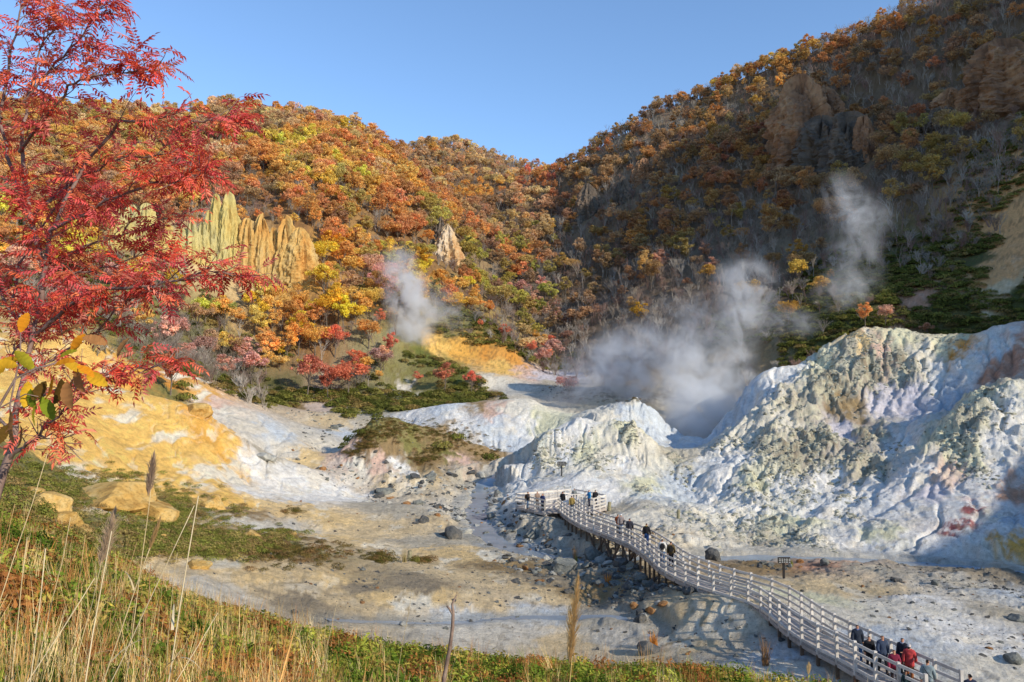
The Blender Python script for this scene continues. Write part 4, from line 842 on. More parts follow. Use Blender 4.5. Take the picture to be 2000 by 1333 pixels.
def stonemat(name, c0, c1, c2):
    t = NT(name); v = t.objco(); oi = t.add('ShaderNodeObjectInfo'); mp = t.add('ShaderNodeVectorMath'); mp.operation = 'ADD'
    sc = t.add('ShaderNodeVectorMath'); sc.operation = 'SCALE'; cb = t.add('ShaderNodeCombineXYZ'); t.l(oi.outputs['Random'], cb.inputs[0]); t.l(oi.outputs['Random'], cb.inputs[1])
    t.l(cb.outputs[0], sc.inputs[0]); sc.inputs['Scale'].default_value = 40; t.l(v, mp.inputs[0]); t.l(sc.outputs[0], mp.inputs[1]); v = mp.outputs[0]
    f = t.noise(1.6, 6, 0.65, v); c = t.ramp(f, [(0.3, c0), (0.5, c1), (0.7, c2)])
    g = t.noise(9, 4, 0.65, v); c = t.mix(1.0, c, t.ramp(g, [(0.3, (.6,.6,.58)), (0.5, (1,1,1)), (0.8, (1.15,1.13,1.1))]), 'MULTIPLY')
    return t.done(c, 0.88, t.bump(t.noise(5, 6, 0.7, v), 0.12, 0.8))
M_ST = {'grey': stonemat('grey_stone', linc((92,96,94), .8), linc((130,132,126), .8), linc((166,164,150), .8)),
        'dark': stonemat('dark_stone', linc((70,72,72), .8), linc((100,100,98), .8), linc((136,128,116), .8)),
        'yellow': stonemat('yellow_stone', linc((168,126,62), .8), linc((218,176,100), .8), linc((226,198,136), .8)),
        'pale': stonemat('pale_stone', linc((150,150,144), .8), linc((188,186,176), .8), linc((214,210,196), .8)),
        'rust': stonemat('rust_stone', linc((128,84,50), .75), linc((176,126,78), .75), linc((198,162,116), .75)),
        'crust': stonemat('sulphur_crust', linc((148,146,130), .9), linc((192,188,166), .9), linc((222,218,188), .9)),
        'darkcrust': stonemat('dark_crust', linc((116,116,106), .9), linc((156,154,138), .9), linc((194,190,166), .9))}
ROCKS = {k: [rock_mesh(f'{k}_rock_{i}', 1000+i*7+len(k), m, [.75,.65,.85,.6,.9][i], 3 if k in ('grey','dark','yellow') else 2) for i in range(5)] for k, m in M_ST.items()}
def rock(px, py, w, kind, label, hfac=0.8, var=None, name='boulder', group=None, elong=1.0, yaw=None):
    h = hit(px, py)
    if h is None: return None
    o = link(name, ROCKS[kind][random.randrange(5) if var is None else var]); s = w/FPX*h.y/2*1.25
    o.location = h+Vector((0, s*0.35, s*hfac*(-.12 if kind == 'yellow' else .25))); o.scale = (s*elong, s*random.uniform(.8,1.1), s*hfac); o.rotation_euler = (random.uniform(-.15,.15), random.uniform(-.15,.15), random.uniform(0,6.28) if yaw is None else yaw)
    return tag(o, label, 'boulder', group)
for a in [
 (885,1052,34,'dark','dark square boulder alone beside the upper stream',.95),(866,1046,14,'dark','small dark stone against the square boulder by the stream',.8),(908,1042,22,'pale','pale boulder right behind the dark square boulder',.8),
 (826,1022,22,'dark','dark pointed boulder on the plain left of the stream',1.1),(812,1024,12,'dark','small dark stone left of the pointed boulder',.8),(854,1008,12,'rust','rusty stone uphill of the dark pointed boulder',.8),
 (1104,1116,42,'grey','large grey boulder below the walkway trestle',.95),(1085,1112,16,'rust','rusty stone leaning on the large grey boulder',.9),(1096,1122,12,'grey','small grey stone at the foot of the large boulder',.8),
 (1160,1094,34,'grey','upright grey slab left of the trestle legs',1.0),(1172,1100,20,'pale','pale rounded boulder against the upright slab',1.1),(1146,1108,20,'grey','low grey stone between two large boulders',.8),(1142,1098,14,'grey','small grey stone below the upright slab',.8),
 (1193,1096,18,'dark','dark stone between the trestle legs',.8),(1213,1106,26,'dark','round black boulder under the walkway',1.0),(1216,1114,16,'dark','dark stone in front of the round black boulder',.8),(1180,1108,12,'dark','small dark stone by the pale rounded boulder',.8),
 (1245,1112,16,'dark','dark stone right of the round black boulder',.9),(1250,1136,30,'grey','pointed grey boulder in the rubble left of the walkway',1.1),(1266,1146,22,'grey','grey boulder just right of the pointed rubble boulder',.9),(1241,1152,20,'grey','low grey stone below the pointed rubble boulder',.7),
 (1279,1136,14,'dark','dark stone near the walkway edge in rubble',.8),(1287,1131,14,'dark','small dark stone touching the walkway shadow in rubble',.7),(1175,1142,20,'grey','grey stone beside the dry orange tuft',.9),(1163,1139,13,'grey','small grey stone left of the dry orange tuft',.8),(1184,1146,13,'grey','small grey stone right of the dry orange tuft',.8),
 (1330,1154,18,'dark','dark stone half under the walkway deck',.8),(1348,1158,24,'dark','flat dark boulder under the walkway deck',.8),(1320,1151,12,'grey','small stone half under the walkway deck',.8),
 (1240,1188,17,'rust','brown boulder upper left of the stone pile',.9),(1252,1202,18,'dark','dark stone at the left of the stone pile',1.1),(1272,1198,20,'rust','round brown boulder in the stone pile',1.1),(1252,1216,20,'dark','dark boulder at the bottom of the stone pile',1.1),(1258,1206,14,'pale','pale stone in the middle of the stone pile',1.0),(1296,1183,16,'rust','rust-yellow stone above the stone pile',1.0),(1286,1180,13,'pale','pale stone left of the rust-yellow stone',1.0),
 (787,1222,16,'pale','pale wedge stone beside the lower rill',.8),(1268,1278,42,'dark','dark boulder in the grass at the bank edge',.7),(1395,1094,34,'dark','big dark boulder at the stream behind the walkway',.95),(1402,1082,20,'pale','pale stone on top of the big streamside boulder',.9),
 (1613,1104,20,'grey','round grey boulder by the right stream',.9),(1492,1102,14,'grey','grey stone left of the black sign post',.8),(1506,1106,14,'grey','second grey stone left of the black sign post',.8),(1484,1109,12,'dark','dark stone far left of the black sign post',.8),(1563,1100,14,'rust','orange stone beside the round grey boulder',.8),(1544,1108,10,'grey','small stone behind the black sign post',.8),
 (1828,1142,14,'grey','grey stone alone on the pale plain at right',.9),(1755,1136,16,'dark','dark low stone on the pale plain at right',.7),(1742,1134,8,'dark','tiny dark stone beside the low dark stone',.7),(1985,1296,34,'grey','grey boulder cut by the right frame edge',.9),(1990,1214,26,'grey','grey boulder at the right frame edge above',.8),
 (380,1108,46,'yellow','yellow boulder alone below the green patch',.95),(190,975,150,'yellow','largest yellow outcrop on the left slope',.62),(270,1002,110,'yellow','yellow outcrop right end of the largest outcrop',.6),(70,990,90,'yellow','upright yellow outcrop behind the red shrub',1.0),(110,1022,60,'yellow','low yellow outcrop right of the upright one',.7),(412,990,56,'yellow','yellow mound boulder under the yellow hill',.75),(418,972,24,'yellow','yellow stone on top of the mound boulder',.9),
 (310,1056,32,'yellow','yellow boulder in the upper left of the green patch',.8),(485,1048,44,'yellow','low tan boulder at right end of the green patch',.6),(60,962,40,'yellow','small yellow outcrop high on the left slope',.8),(150,1040,50,'yellow','yellow outcrop in the tall dry grass',.7),(570,1046,18,'yellow','tan stone right of the green patch',.7),
 (382,806,46,'yellow','orange crusted knob on the yellow hill crest',.9),(512,897,30,'pale','grey crumbly outcrop on the white slope',.8),(528,899,24,'pale','lower right lump of the grey crumbly outcrop',.7),(652,838,16,'grey','grey boulder above the brown mound',.9),(664,834,14,'grey','grey boulder second above the brown mound',.8),(642,842,10,'grey','small grey stone beside the two boulders above the mound',.8),
 (810,934,22,'dark','dark boulder at the foot of the brown mound',.8),(840,936,22,'grey','grey boulder at the foot of the brown mound',.9),(816,985,20,'grey','grey boulder below the brown mound on rubble',.8),(750,965,34,'grey','large grey rock in the rubble left of the stream',.6),(740,972,20,'dark','dark rock in the rubble left of the stream',.7),(882,930,20,'dark','dark rock at the right foot of the brown mound',.7),
 (940,932,22,'pale','pale boulder in the shaded gully above the stream',.8),(920,925,16,'dark','dark boulder in the shaded gully above the stream',.8),(629,918,14,'rust','orange stone in the far rubble line',.8),(930,1030,16,'pale','pale stone on the left stream bank',.7),(960,1012,18,'grey','grey stone on the right stream bank',.7),
 (1035,1050,26,'grey','grey boulder below the viewing platform',.8),(1030,1060,18,'pale','pale boulder below the viewing platform',.8),(1046,1052,14,'grey','small boulder right below the viewing platform',.8),(1015,985,16,'dark','dark stone left of the viewing platform',.8)]:
    rock(*a)
# rock chips past counting: rubble along the streams and over the floor
def gravel(name, kinds, spots, n, smin, smax, label, emb=0.1):
    hold_n = 'gravel_'+name
    for k in kinds:
        for i in range(3): 
            c = ROCKS[k][i].copy(); c.name = f'{name}_{k}_{i}'; hold(hold_n, c)
    P = []; S = []
    tot = sum(s[3] for s in spots)
    for px, py, sp, w in spots:
        c = hit(px, py)
        for _ in range(int(n*w/tot)):
            a = random.gauss(0, sp*0.5)/FPX*c.y; b = random.gauss(0, sp*0.5)/FPX*c.y*2.2
            x, y = c.x+a, c.y+b; P.append((x, y)); S.append(smin*(smax/smin)**(random.random()**2.2))
    P = np.array(P); Zt = zlook(P[:,0], P[:,1]); S = np.array(S); n = len(P)
    scatter(name, hold_n, np.c_[P, Zt+S*emb], RNG.uniform(-.4, 6.28, (n,3))*np.array([.1,.1,1]), np.c_[S*RNG.uniform(.8,1.5,n), S, S*RNG.uniform(.6,1,n)], np.ones((n,4)), np.minimum(RNG.integers(0, 3*len(kinds), n), RNG.integers(0, 3*len(kinds), n)) if 'rust' in kinds else RNG.integers(0, 3*len(kinds), n), label, 'stones')
gravel('stream_rubble', ['grey','dark','pale','rust'], [(745,965,50,5),(800,940,60,5),(860,970,60,6),(900,950,60,6),(880,1000,50,5),(920,1010,50,6),(960,1030,50,6),(1000,1045,60,7),(1040,1060,60,7),(1070,1090,60,4),(960,980,40,5),(900,930,50,4),(840,1000,60,3),(1110,1130,90,6),(1060,1115,80,6),(1000,1110,60,5),(1200,1120,60,7),(1230,1150,60,8),(1280,1150,40,4),(1160,1090,50,5),(700,925,50,4),(660,920,40,4),(600,885,60,3),(690,800,60,5),(640,810,50,4),(590,815,40,3),(620,850,60,3),(720,850,40,3),(1080,770,40,6),(1100,760,30,5),(930,960,30,4)], 2000, .05, .36, 'grey and rusty rubble strewn along the streams')
gravel('plain_stones', ['dark','grey','rust'], [(600,1130,160,4),(800,1110,160,4),(750,1170,150,3),(950,1150,120,5),(1350,1220,90,3),(1450,1250,60,2),(1200,1200,90,3),(1650,1130,90,5),(1750,1120,90,5),(1850,1130,100,8),(1950,1150,80,8),(1500,1105,60,6),(1700,1180,90,2),(1850,1220,120,3),(1950,1250,80,3),(560,1010,90,2),(700,1050,120,2),(1300,1040,70,3)], 1100, .03, .17, 'small dark stones scattered over the pale valley floor')
# sulphur crusts that roughen the white hills
gravel('sulphur_crust', ['crust','darkcrust'], [(1500,870,40,8),(1510,910,40,8),(1540,900,40,8),(1480,960,40,7),(1560,860,30,5),(1600,850,30,6),(1600,900,40,8),(1640,860,30,5),(1700,860,40,7),(1690,920,40,7),(1620,750,40,8),(1660,720,40,8),(1700,720,40,8),(1760,720,40,6),(1600,720,30,5),(1740,690,40,5),(1550,790,30,4),(1530,820,30,3),(1930,760,20,6),(1900,830,40,9),(1860,850,30,7),(1880,880,30,5),(1910,920,30,5),(1950,800,30,4),(1480,1050,50,7),(1520,1030,50,7),(1580,1060,40,5),(1440,1030,40,5),(1670,980,30,3),(1660,1010,20,3),(1560,960,30,4),
 (1050,875,20,4),(1060,890,20,4),(1080,880,25,3),(1150,885,30,5),(1170,900,30,4),(1230,838,15,4),(1220,835,20,3),(1260,955,20,4),(1100,905,30,3),(1330,920,30,4),(1320,890,20,4),(1390,1040,40,4),(1340,1010,30,3),(1300,1000,40,2),(1690,660,20,3),(1780,655,30,4),(1850,665,30,4),(1400,870,20,4),(1440,860,20,3)], 6500, .06, .36, 'lumpy yellow-green and dark sulphur crusts on the white hills', -.25)
# ------------------------------------------------------------------ boardwalk with viewing platform
def woodmat(name, c0, c1, sc=3.0):
    t = NT(name); v = t.pos(); f = t.noise(sc, 5, 0.6, v); oi = t.add('ShaderNodeObjectInfo')
    c = t.ramp(f, [(0.25, c0), (0.75, c1)])
    c = t.mix(1.0, c, t.ramp(oi.outputs['Random'], [(0, (.8,.79,.78)), (1, (1.12,1.1,1.08))]), 'MULTIPLY')
    return t.done(c, 0.85, t.bump(t.noise(22, 3, 0.6, v), 0.01, 0.5))
M_RAIL = woodmat('weathered_rail_wood', linc((186,180,172)), linc((226,220,210)))
M_DECK = woodmat('weathered_deck_wood', linc((152,142,134)), linc((196,186,176)))
M_DARKW = woodmat('dark_support_wood', linc((84,70,58)), linc((124,104,86)))
_bm = bmesh.new(); bmesh.ops.create_cube(_bm, size=1.0); bmesh.ops.bevel(_bm, geom=_bm.edges[:], offset=0.03, segments=1, affect='EDGES')
def _box(mat):
    me = bpy.data.meshes.new('timber'); _bm.to_mesh(me); me.materials.append(mat); return me
BX = {'rail': _box(M_RAIL), 'deck': _box(M_DECK), 'dark': _box(M_DARKW)}
def bar(name, a, b, w, h, mat, parent, roll_up=Vector((0,0,1))):
    """timber from a to b, w across, h along 'up'"""
    a = Vector(a); b = Vector(b); d = b-a; L = d.length; d.normalize()
    s = d.cross(roll_up)
    if s.length < 1e-4: s = Vector((1,0,0))
    s.normalize(); u = s.cross(d)
    o = link(name, BX[mat], parent)
    M = Matrix((s, d, u)).transposed().to_4x4(); M = Matrix.Translation((a+b)/2) @ M @ Matrix.Diagonal((w, L, h, 1))
    o.matrix_basis = M
    return o
DZ = 2.5
near_px = [(1090,997.5),(1105,1011),(1127,1024.5),(1149,1034.7),(1166,1040),(1196,1051.6),(1228,1065),(1256,1083.5),(1274,1100),(1289.5,1115),(1308,1125),(1343,1142),(1364,1150.5),(1386,1157),(1408,1164),(1431,1170.8),(1453,1176),(1482,1189),(1511,1212),(1545,1241),(1579,1263),(1611,1280),(1633,1289),(1663,1308),(1694,1326),(1760,1362),(1850,1405)]
NP = [Vector(unproj_z(a, b, DZ)) for a, b in near_px]
def resample(P, step):
    out = [P[0]]; acc = 0.0
    for a, b in zip(P[:-1], P[1:]):
        L = (b-a).length; t = step-acc
        while t <= L: out.append(a.lerp(b, t/L)); t += step
        acc = L-(t-step)
    return out
def smooth(P, it):
    for _ in range(it): P = [P[0]]+[(P[i-1]+P[i]*2+P[i+1])/4 for i in range(1, len(P)-1)]+[P[-1]]
    return P
NPf = smooth(resample(NP, 0.25), 10)
WID = 1.45
def offs(P, w):
    out = []
    for i, p in enumerate(P):
        d = P[min(i+1, len(P)-1)]-P[max(i-1, 0)]; d.z = 0; d.normalize(); out.append(p+Vector((-d.y, d.x, 0))*w)   # to the left of travel (towards the far side)
    return out
_tr = NPf[len(NPf)//2+1]-NPf[len(NPf)//2]
FPf = smooth(offs(NPf, WID), 6)
walk = empty('boardwalk', NPf[0].lerp(FPf[0], .5)); walk_inv = walk.matrix_basis.inverted
WO = walk.location.copy()
def wb(name, a, b, w, h, mat, roll=Vector((0,0,1))): return bar(name, Vector(a)-WO, Vector(b)-WO, w, h, mat, walk, roll)
def gz(p): return float(zlook(np.array([p.x]), np.array([p.y]))[0])
def at_len(P, t):
    k = min(int(t), len(P)-2); return P[k].lerp(P[k+1], t-k)
nseg = len(NPf)-1
# deck planks across the walk
npl = int(nseg*0.25/0.235)
for i in range(npl):
    t = (i+0.5)/npl*nseg; a = at_len(NPf, t); b = at_len(FPf, t); wb('plank', a.lerp(b, -0.03), b.lerp(a, -0.03), 0.20, 0.04, 'deck')
# posts, rails, kerbs, legs
step = 4.8; ts = [i*step for i in range(int(nseg/step)+1)]
def fence(P, side):
    prev = None
    for k, t in enumerate(ts):
        p = at_len(P, t); zg = gz(p)
        wb('post', (p.x, p.y, DZ-0.10), (p.x, p.y, DZ+1.12), 0.11, 0.11, 'rail', Vector((0,1,0)))
        if zg < DZ-0.1: wb('leg', (p.x, p.y, zg-0.25), (p.x, p.y, DZ-0.15), 0.13, 0.13, 'dark', Vector((0,1,0)))
        if prev is not None:
            for hz, hh in ((1.02,.11),(0.72,.10),(0.42,.10),(0.10,.12)):
                wb('rail' if hz > .2 else 'kerb', prev+Vector((0,0,hz)), p+Vector((0,0,hz)), 0.045, hh, 'rail')
            wb('beam', prev+Vector((0,0,-.13)), p+Vector((0,0,-.13)), 0.09, 0.17, 'deck')
        prev = p
fence(NPf, 0); fence(FPf, 1)
for t in ts:
    a = at_len(NPf, t); b = at_len(FPf, t); wb('joist', a+Vector((0,0,-.27)), b+Vector((0,0,-.27)), .10, .12, 'dark')
# braced trestle where the walk crosses the stream gully
for px, py in ((1166,1040),(1196,1051.6),(1228,1065)):
    p = min(NPf, key=lambda q: (q-Vector(unproj_z(px, py, DZ))).length); i = NPf.index(p); q = FPf[i]; za, zb = gz(p), gz(q)
    d = (NPf[i+3]-NPf[i]).normalized()
    wb('brace', (p.x, p.y, za-.1), p+d*1.3+Vector((0,0,-.25)), .13, .13, 'dark'); wb('brace', (p.x, p.y, za-.1), p-d*1.3+Vector((0,0,-.25)), .13, .13, 'dark')
    wb('brace', (p.x, p.y, za+.1), q+Vector((0,0,-.35)), .05, .10, 'rail'); wb('brace', (q.x, q.y, zb+.1), p+Vector((0,0,-.35)), .05, .10, 'rail')
    wb('brace', (q.x, q.y, zb-.1), q+d*1.3+Vector((0,0,-.25)), .13, .13, 'dark')
# the platform
PF = [unproj_z(a, b, DZ) for a, b in ((1008,988.5),(1064.5,1002.5),(1092,997.5),(1112,1003),(1160,999),(1183,991.5),(1124,979),(1114,979))]
PF = [Vector(p) for p in PF]
xs = [p.x for p in PF]; ys = [p.y for p in PF]
def inside_x(y):
    c = []
    for a, b in zip(PF, PF[1:]+PF[:1]):
        if (a.y-y)*(b.y-y) < 0: c.append(a.x+(b.x-a.x)*(y-a.y)/(b.y-a.y))
    return (min(c), max(c)) if len(c) >= 2 else None
y = min(ys)+0.1
while y < max(ys):
    r = inside_x(y)
    if r: wb('plank', (r[0], y, DZ-.02), (r[1], y, DZ-.02), .165, .04, 'deck')
    y += 0.20
plat_edges = [(0,1,3),(1,2,3),(4,5,4),(5,6,3),(7,0,3)]
for i, j, nr in plat_edges:
    a, b = PF[i], PF[j]; L = (b-a).length; n = max(1, round(L/1.5)); prev = None
    for k in range(n+1):
        p = a.lerp(b, k/n); zg = gz(p)
        wb('post', (p.x, p.y, DZ-.3), (p.x, p.y, DZ+1.15), .13, .13, 'rail', Vector((0,1,0)))
        wb('leg', (p.x, p.y, min(zg, DZ-.35)-.3), (p.x, p.y, DZ-.31), .14, .14, 'dark', Vector((0,1,0)))
        if prev is not None:
            for hz in ((1.08,.76,.46,.16) if nr == 4 else (1.08,.74,.42)): wb('rail', prev+Vector((0,0,hz)), p+Vector((0,0,hz)), .05, .12, 'rail')
            wb('beam', prev+Vector((0,0,-.14)), p+Vector((0,0,-.14)), .1, .2, 'deck')
        prev = p
# upright slat screens on the platform
for a, b, h in ((PF[7].lerp(PF[0], .15), PF[7].lerp(PF[0], .85), .95), (PF[6].lerp(PF[1], .28)+Vector((0,0,0)), PF[6].lerp(PF[2], .28)+Vector((2.6,.2,0)), .85)):
    a = a+Vector((0,-.25,0)); b = b+Vector((0,-.25,0)); n = int((b-a).length/.22)
    for k in range(n+1): p = a.lerp(b, k/n); wb('slat', (p.x, p.y, DZ+.08), (p.x, p.y, DZ+h), .11, .03, 'rail', Vector((0,1,0)))
    wb('rail', a+Vector((0,.05,h+.05)), b+Vector((0,.05,h+.05)), .09, .07, 'rail')
tag(walk, 'grey weathered timber boardwalk with railings, trestle and viewing platform', 'boardwalk')

# ------------------------------------------------------------------ signs, posts, stump
M_BLK = mottled('black_painted_wood', linc((28,26,26)), linc((52,48,46)), 6, .7, .005)
M_WHB = mottled('white_board', linc((206,208,204), .9), linc((226,226,222), .9), 4, .6, .002)
M_INK = mottled('grey_print', linc((120,122,124)), linc((140,142,144)), 4, .7, 0)
M_STUMP = mottled('weathered_stump_wood', linc((112,108,82)), linc((168,160,128)), 7, .9, .03)
def sq(name, parent, a, b, w, h, mat, roll=Vector((0,0,1))):
    o = bar(name, a, b, w, h, 'rail', parent, roll); me = BX.get(mat.name) or BX.setdefault(mat.name, _box(mat)); o.data = me; return o
def sign_post(px, ybase, ytop, wpx, label, strokes):
    h = hit(px, ybase); H = (ybase-ytop)/FPX*h.y; w = wpx/FPX*h.y; e = empty('sign_post', h)
    sq('post', e, (0,0,-.4), (0,0,H*.95), .12, .12, M_BLK, Vector((0,1,0)))
    b = sq('board', e, (0,-.10,H*.70), (0,-.10,H*.99), w, .05, M_BLK, Vector((0,1,0))); binv = b.matrix_basis.inverted()
    def sub_part(o): o.parent = b; o.matrix_parent_inverse = binv
    rng = random.Random(int(px))
    x = -w*.42
    while x < w*.40:                      # pale brush strokes of the lettering
        sw = w*rng.uniform(.10,.16)
        for q in range(3):
            zq = H*(.755+.075*q+rng.uniform(-.01,.01)); sub_part(sq('letter', e, (x, -.130, zq), (x+sw, -.130, zq), .006, .026, M_WHB))
        sub_part(sq('letter', e, (x+sw*rng.uniform(.3,.7), -.134, H*.74), (x+sw*.5, -.134, H*.94), .006, .03, M_WHB, Vector((0,-1,0))))
        x += sw*1.45
    return tag(e, label, 'sign')
sign_post(1097,930,902,17,'black sign post with board on the white mound behind the platform',0)
sign_post(1531,1130,1089,24,'black sign post with slanted board by the right stream',0)
h = hit(1108,962); e = empty('notice_board', h); w = 15/FPX*h.y
sq('leg', e, (-w*.4,0,-.3), (-w*.4,0,.6), .06, .06, M_STUMP, Vector((0,1,0))); sq('leg', e, (w*.4,0,-.3), (w*.4,0,.6), .06, .06, M_STUMP, Vector((0,1,0)))
sq('panel', e, (0,-.05,.25), (0,.06,.62), w, .04, M_WHB, Vector((0,1,0)))
for k in range(4): sq('text_line', e, (-w*.4,-.075+k*.02,.32+k*.07), (w*(.38-.1*(k%2)),-.075+k*.02,.32+k*.07), .004, .03, M_INK)
tag(e, 'white printed notice board behind the viewing platform railing', 'notice board')
def stump(px, yb, yt, wpx, label, name='wooden_post'):
    h = hit(px, yb); H = (yb-yt)/FPX*h.y; w = wpx/FPX*h.y
    V, F = tube([(0,0,-.3),(0,0,H*.3),(0.02,0,H*.7),(0.03,0.01,H*.96),(.03,.01,H)], [w*.55,w*.5,w*.5,w*.47,w*.3], 9); return tag(link(name, mesh_from(name, V, F, M_STUMP, False), None, h), label, 'post')
stump(1190,997,981,7,'weathered short wooden post beside the platform corner'); stump(1325,1013,996,6,'weathered short wooden post alone behind the walkway'); stump(800,1093,1076,9,'weathered wooden stump alone on the pale plain')
# ------------------------------------------------------------------ people
def fabric(name, c, k=0.9):
    c = np.array(c); t = NT(name); v = t.objco(); f = t.noise(9, 4, 0.6, v)
    col = t.ramp(f, [(0.3, linc(c*0.82, k)), (0.7, linc(np.minimum(c*1.12, 255), k))]); return t.done(col, 0.85, t.bump(t.noise(14, 4, 0.6, v), 0.015, 0.6))
_fab = {}
def fab(c):
    if c not in _fab: _fab[c] = fabric('cloth_%d_%d_%d' % c, c)
    return _fab[c]
M_SKIN = mottled('skin', linc((186,132,104)), linc((206,152,122)), 5, .6, 0); M_EYE = mottled('eye', linc((20,16,14)), linc((30,24,20)), 5, .4, 0)
def person(loc, face, pose='stand', H=1.70, jacket=(40,42,48), trousers=(50,56,72), hair=(24,20,18), shoes=(40,36,34), hat=None, bag=None, coat=0.80, label='', hairlen=0, strap=None, hood=False, child=False, trim=None):
    """face: heading in degrees, 0 looks at the camera (-Y)"""
    rng = random.Random(label); s = H/1.72; V = []; R = []; E = []; names = []
    def v(n, co, r, par=None):
        V.append(co); R.append(r if isinstance(r, tuple) else (r, r)); names.append(n); i = len(V)-1
        if par is not None: E.append((names.index(par), i))
        return i
    stride = {'walk': .20, 'stand': .02, 'lean': .04}[pose]; ly = -.06 if pose == 'lean' else 0
    v('pelvis', (0,0,.96), (.15,.115)); v('waist', (0,ly*.5,1.09), (.145,.105), 'pelvis'); v('chest', (0,ly,1.28), (.165,.12), 'waist'); v('upper', (0,ly,1.40), (.13,.095), 'chest')
    v('neck', (0,ly-.01,1.50), .056, 'upper'); v('jaw', (0,ly-.035,1.565), (.062,.07), 'neck'); v('face', (0,ly-.02,1.63), (.078,.092), 'jaw'); v('crown', (0,ly-.005,1.69), (.07,.085), 'face')
    hs = .82 if not child else 1.0
    for sd, n in ((1,'r'),(-1,'l')):
        if pose == 'lean' or (pose == 'stand' and rng.random() < .35): el = (sd*.245, ly-.06, 1.16); wr = (sd*.14, ly-.27, 1.16)
        elif pose == 'walk': el = (sd*.245, .05*sd, 1.15); wr = (sd*.25, -.10+.16*sd, .93)
        else: el = (sd*.24, .03, 1.14); wr = (sd*.235, -.05, .90)
        v('sh'+n, (sd*.165, ly, 1.405), (.07,.07), 'upper'); v('el'+n, el, .050, 'sh'+n); v('wr'+n, wr, .032, 'el'+n)
        d = (Vector(wr)-Vector(el)).normalized(); pm = Vector(wr)+d*.055; v('pa'+n, tuple(pm), (.036,.026), 'wr'+n)
        side = d.cross(Vector((0,1,0) if abs(d.z) > .7 else (0,0,1))).normalized()
        for q, (o_, L) in enumerate(((-.026,.062),(-.009,.075),(.009,.070),(.025,.055))):
            b = pm+side*o_+d*.045; v(f'f{q}{n}', tuple(b), .010, 'pa'+n); v(f'g{q}{n}', tuple(b+d*L*.6+Vector((0,-.012,0))), .008, f'f{q}{n}')
        tb = pm-side*.045*sd+d*.01; v('th'+n, tuple(tb), .011, 'pa'+n); v('tt'+n, tuple(tb+d*.04-side*.012*sd), .009, 'th'+n)
        ky = -stride*.7*sd; v('hip'+n, (sd*.085, 0, .90), (.095,.10), 'pelvis'); v('kn'+n, (sd*.095, ky-.03, .50), .066, 'hip'+n)
        v('an'+n, (sd*.10, -stride*sd+.03, .095), .045, 'kn'+n); v('toe'+n, (sd*.115, -stride*sd-.13, .045), (.042,.036), 'an'+n)
    me = bpy.data.meshes.new('skel'); me.from_pydata(V, E, []); ob = bpy.data.objects.new('skel', me); COL.objects.link(ob)
    sk = ob.modifiers.new('skin', 'SKIN'); sk.use_smooth_shade = True; sb = ob.modifiers.new('sub', 'SUBSURF'); sb.levels = 1; sb.render_levels = 1
    for i, r in enumerate(R): me.skin_vertices[0].data[i].radius = r; me.skin_vertices[0].data[i].use_root = (i == 0)
    dg = bpy.context.evaluated_depsgraph_get(); bme = bpy.data.meshes.new_from_object(ob.evaluated_get(dg)); bpy.data.objects.remove(ob)
    P = np.empty(len(bme.vertices)*3); bme.vertices.foreach_get('co', P); P = P.reshape(-1, 3); N = np.empty(len(bme.vertices)*3); bme.vertices.foreach_get('normal', N); N = N.reshape(-1, 3)
    hc = np.array([0, ly-.02, 1.62])
    nose = np.exp(-(((P-np.array([0, ly-.105, 1.615]))/np.array([.018,.04,.022]))**2).sum(1)); P[:,1] -= nose*.022
    # part of the body each vertex belongs to
    A = np.array([V[e[0]] for e in E]); B = np.array([V[e[1]] for e in E]); rb = np.array([max(R[e[0]][0], R[e[1]][0]) for e in E])
    ab = B-A; tt = np.clip(((P[:,None]-A)*ab).sum(2)/(ab*ab).sum(1), 0, 1); dd = np.linalg.norm(P[:,None]-A-ab*tt[...,None], axis=2)/rb; seg = dd.argmin(1)
    def cls(e):
        b = names[e[1]]
        if b in ('neck','jaw','face','crown'): return 'head'
        if b[0] in 'fg' and b[1].isdigit() or b[:2] in ('pa','th','tt'): return 'hand'
        if b[:2] in ('sh','el','wr'): return 'arm'
        if b[:2] in ('hip','kn','an') or b[:3] == 'hip': return 'leg'
        if b[:3] == 'toe': return 'foot'
        return 'torso'
    C = np.array([cls(e) for e in E])[seg]
    polys = [tuple(p.vertices) for p in bme.polygons]
    def shell(name, mask, thick, mat, drop=None):
        fs = [f for f in polys if all(mask[i] for i in f)]
        if not fs: return
        ids = sorted({i for f in fs for i in f}); mp = {i: k for k, i in enumerate(ids)}; th = thick(P[ids]) if callable(thick) else thick
        Q = P[ids]+N[ids]*np.asarray(th).reshape(-1, 1); n = len(ids); F = [tuple(mp[i] for i in f) for f in fs]; ec = defaultdict(int)
        for f in F:
            for a, b in zip(f, f[1:]+f[:1]): ec[(a, b)] += 1
        inner = P[ids]-N[ids]*.004; VV = np.vstack([Q, inner])
        for (a, b) in list(ec):
            if (b, a) not in ec: F.append((b, a, a+n, b+n))
        return link(name, mesh_from(name, VV*s, F, mat, True), body)
    bme.clear_geometry(); bme.from_pydata([tuple(p*s) for p in P], [], polys); bme.materials.clear(); bme.materials.append(M_SKIN); bme.polygons.foreach_set('use_smooth', np.ones(len(polys), bool))
    body = link('person', bme, None, loc); body.rotation_euler = (0, 0, math.radians(face)); bme.name = 'body'
    z = P[:,2]; y = P[:,1]-ly
    shell('trousers', ((C == 'leg') & (z < coat+.12)) | ((C == 'torso') & (z < 1.06)), .014, fab(trousers)); shell('shoe', (C == 'foot') | ((C == 'leg') & (z < .11)), .012, fab(shoes))
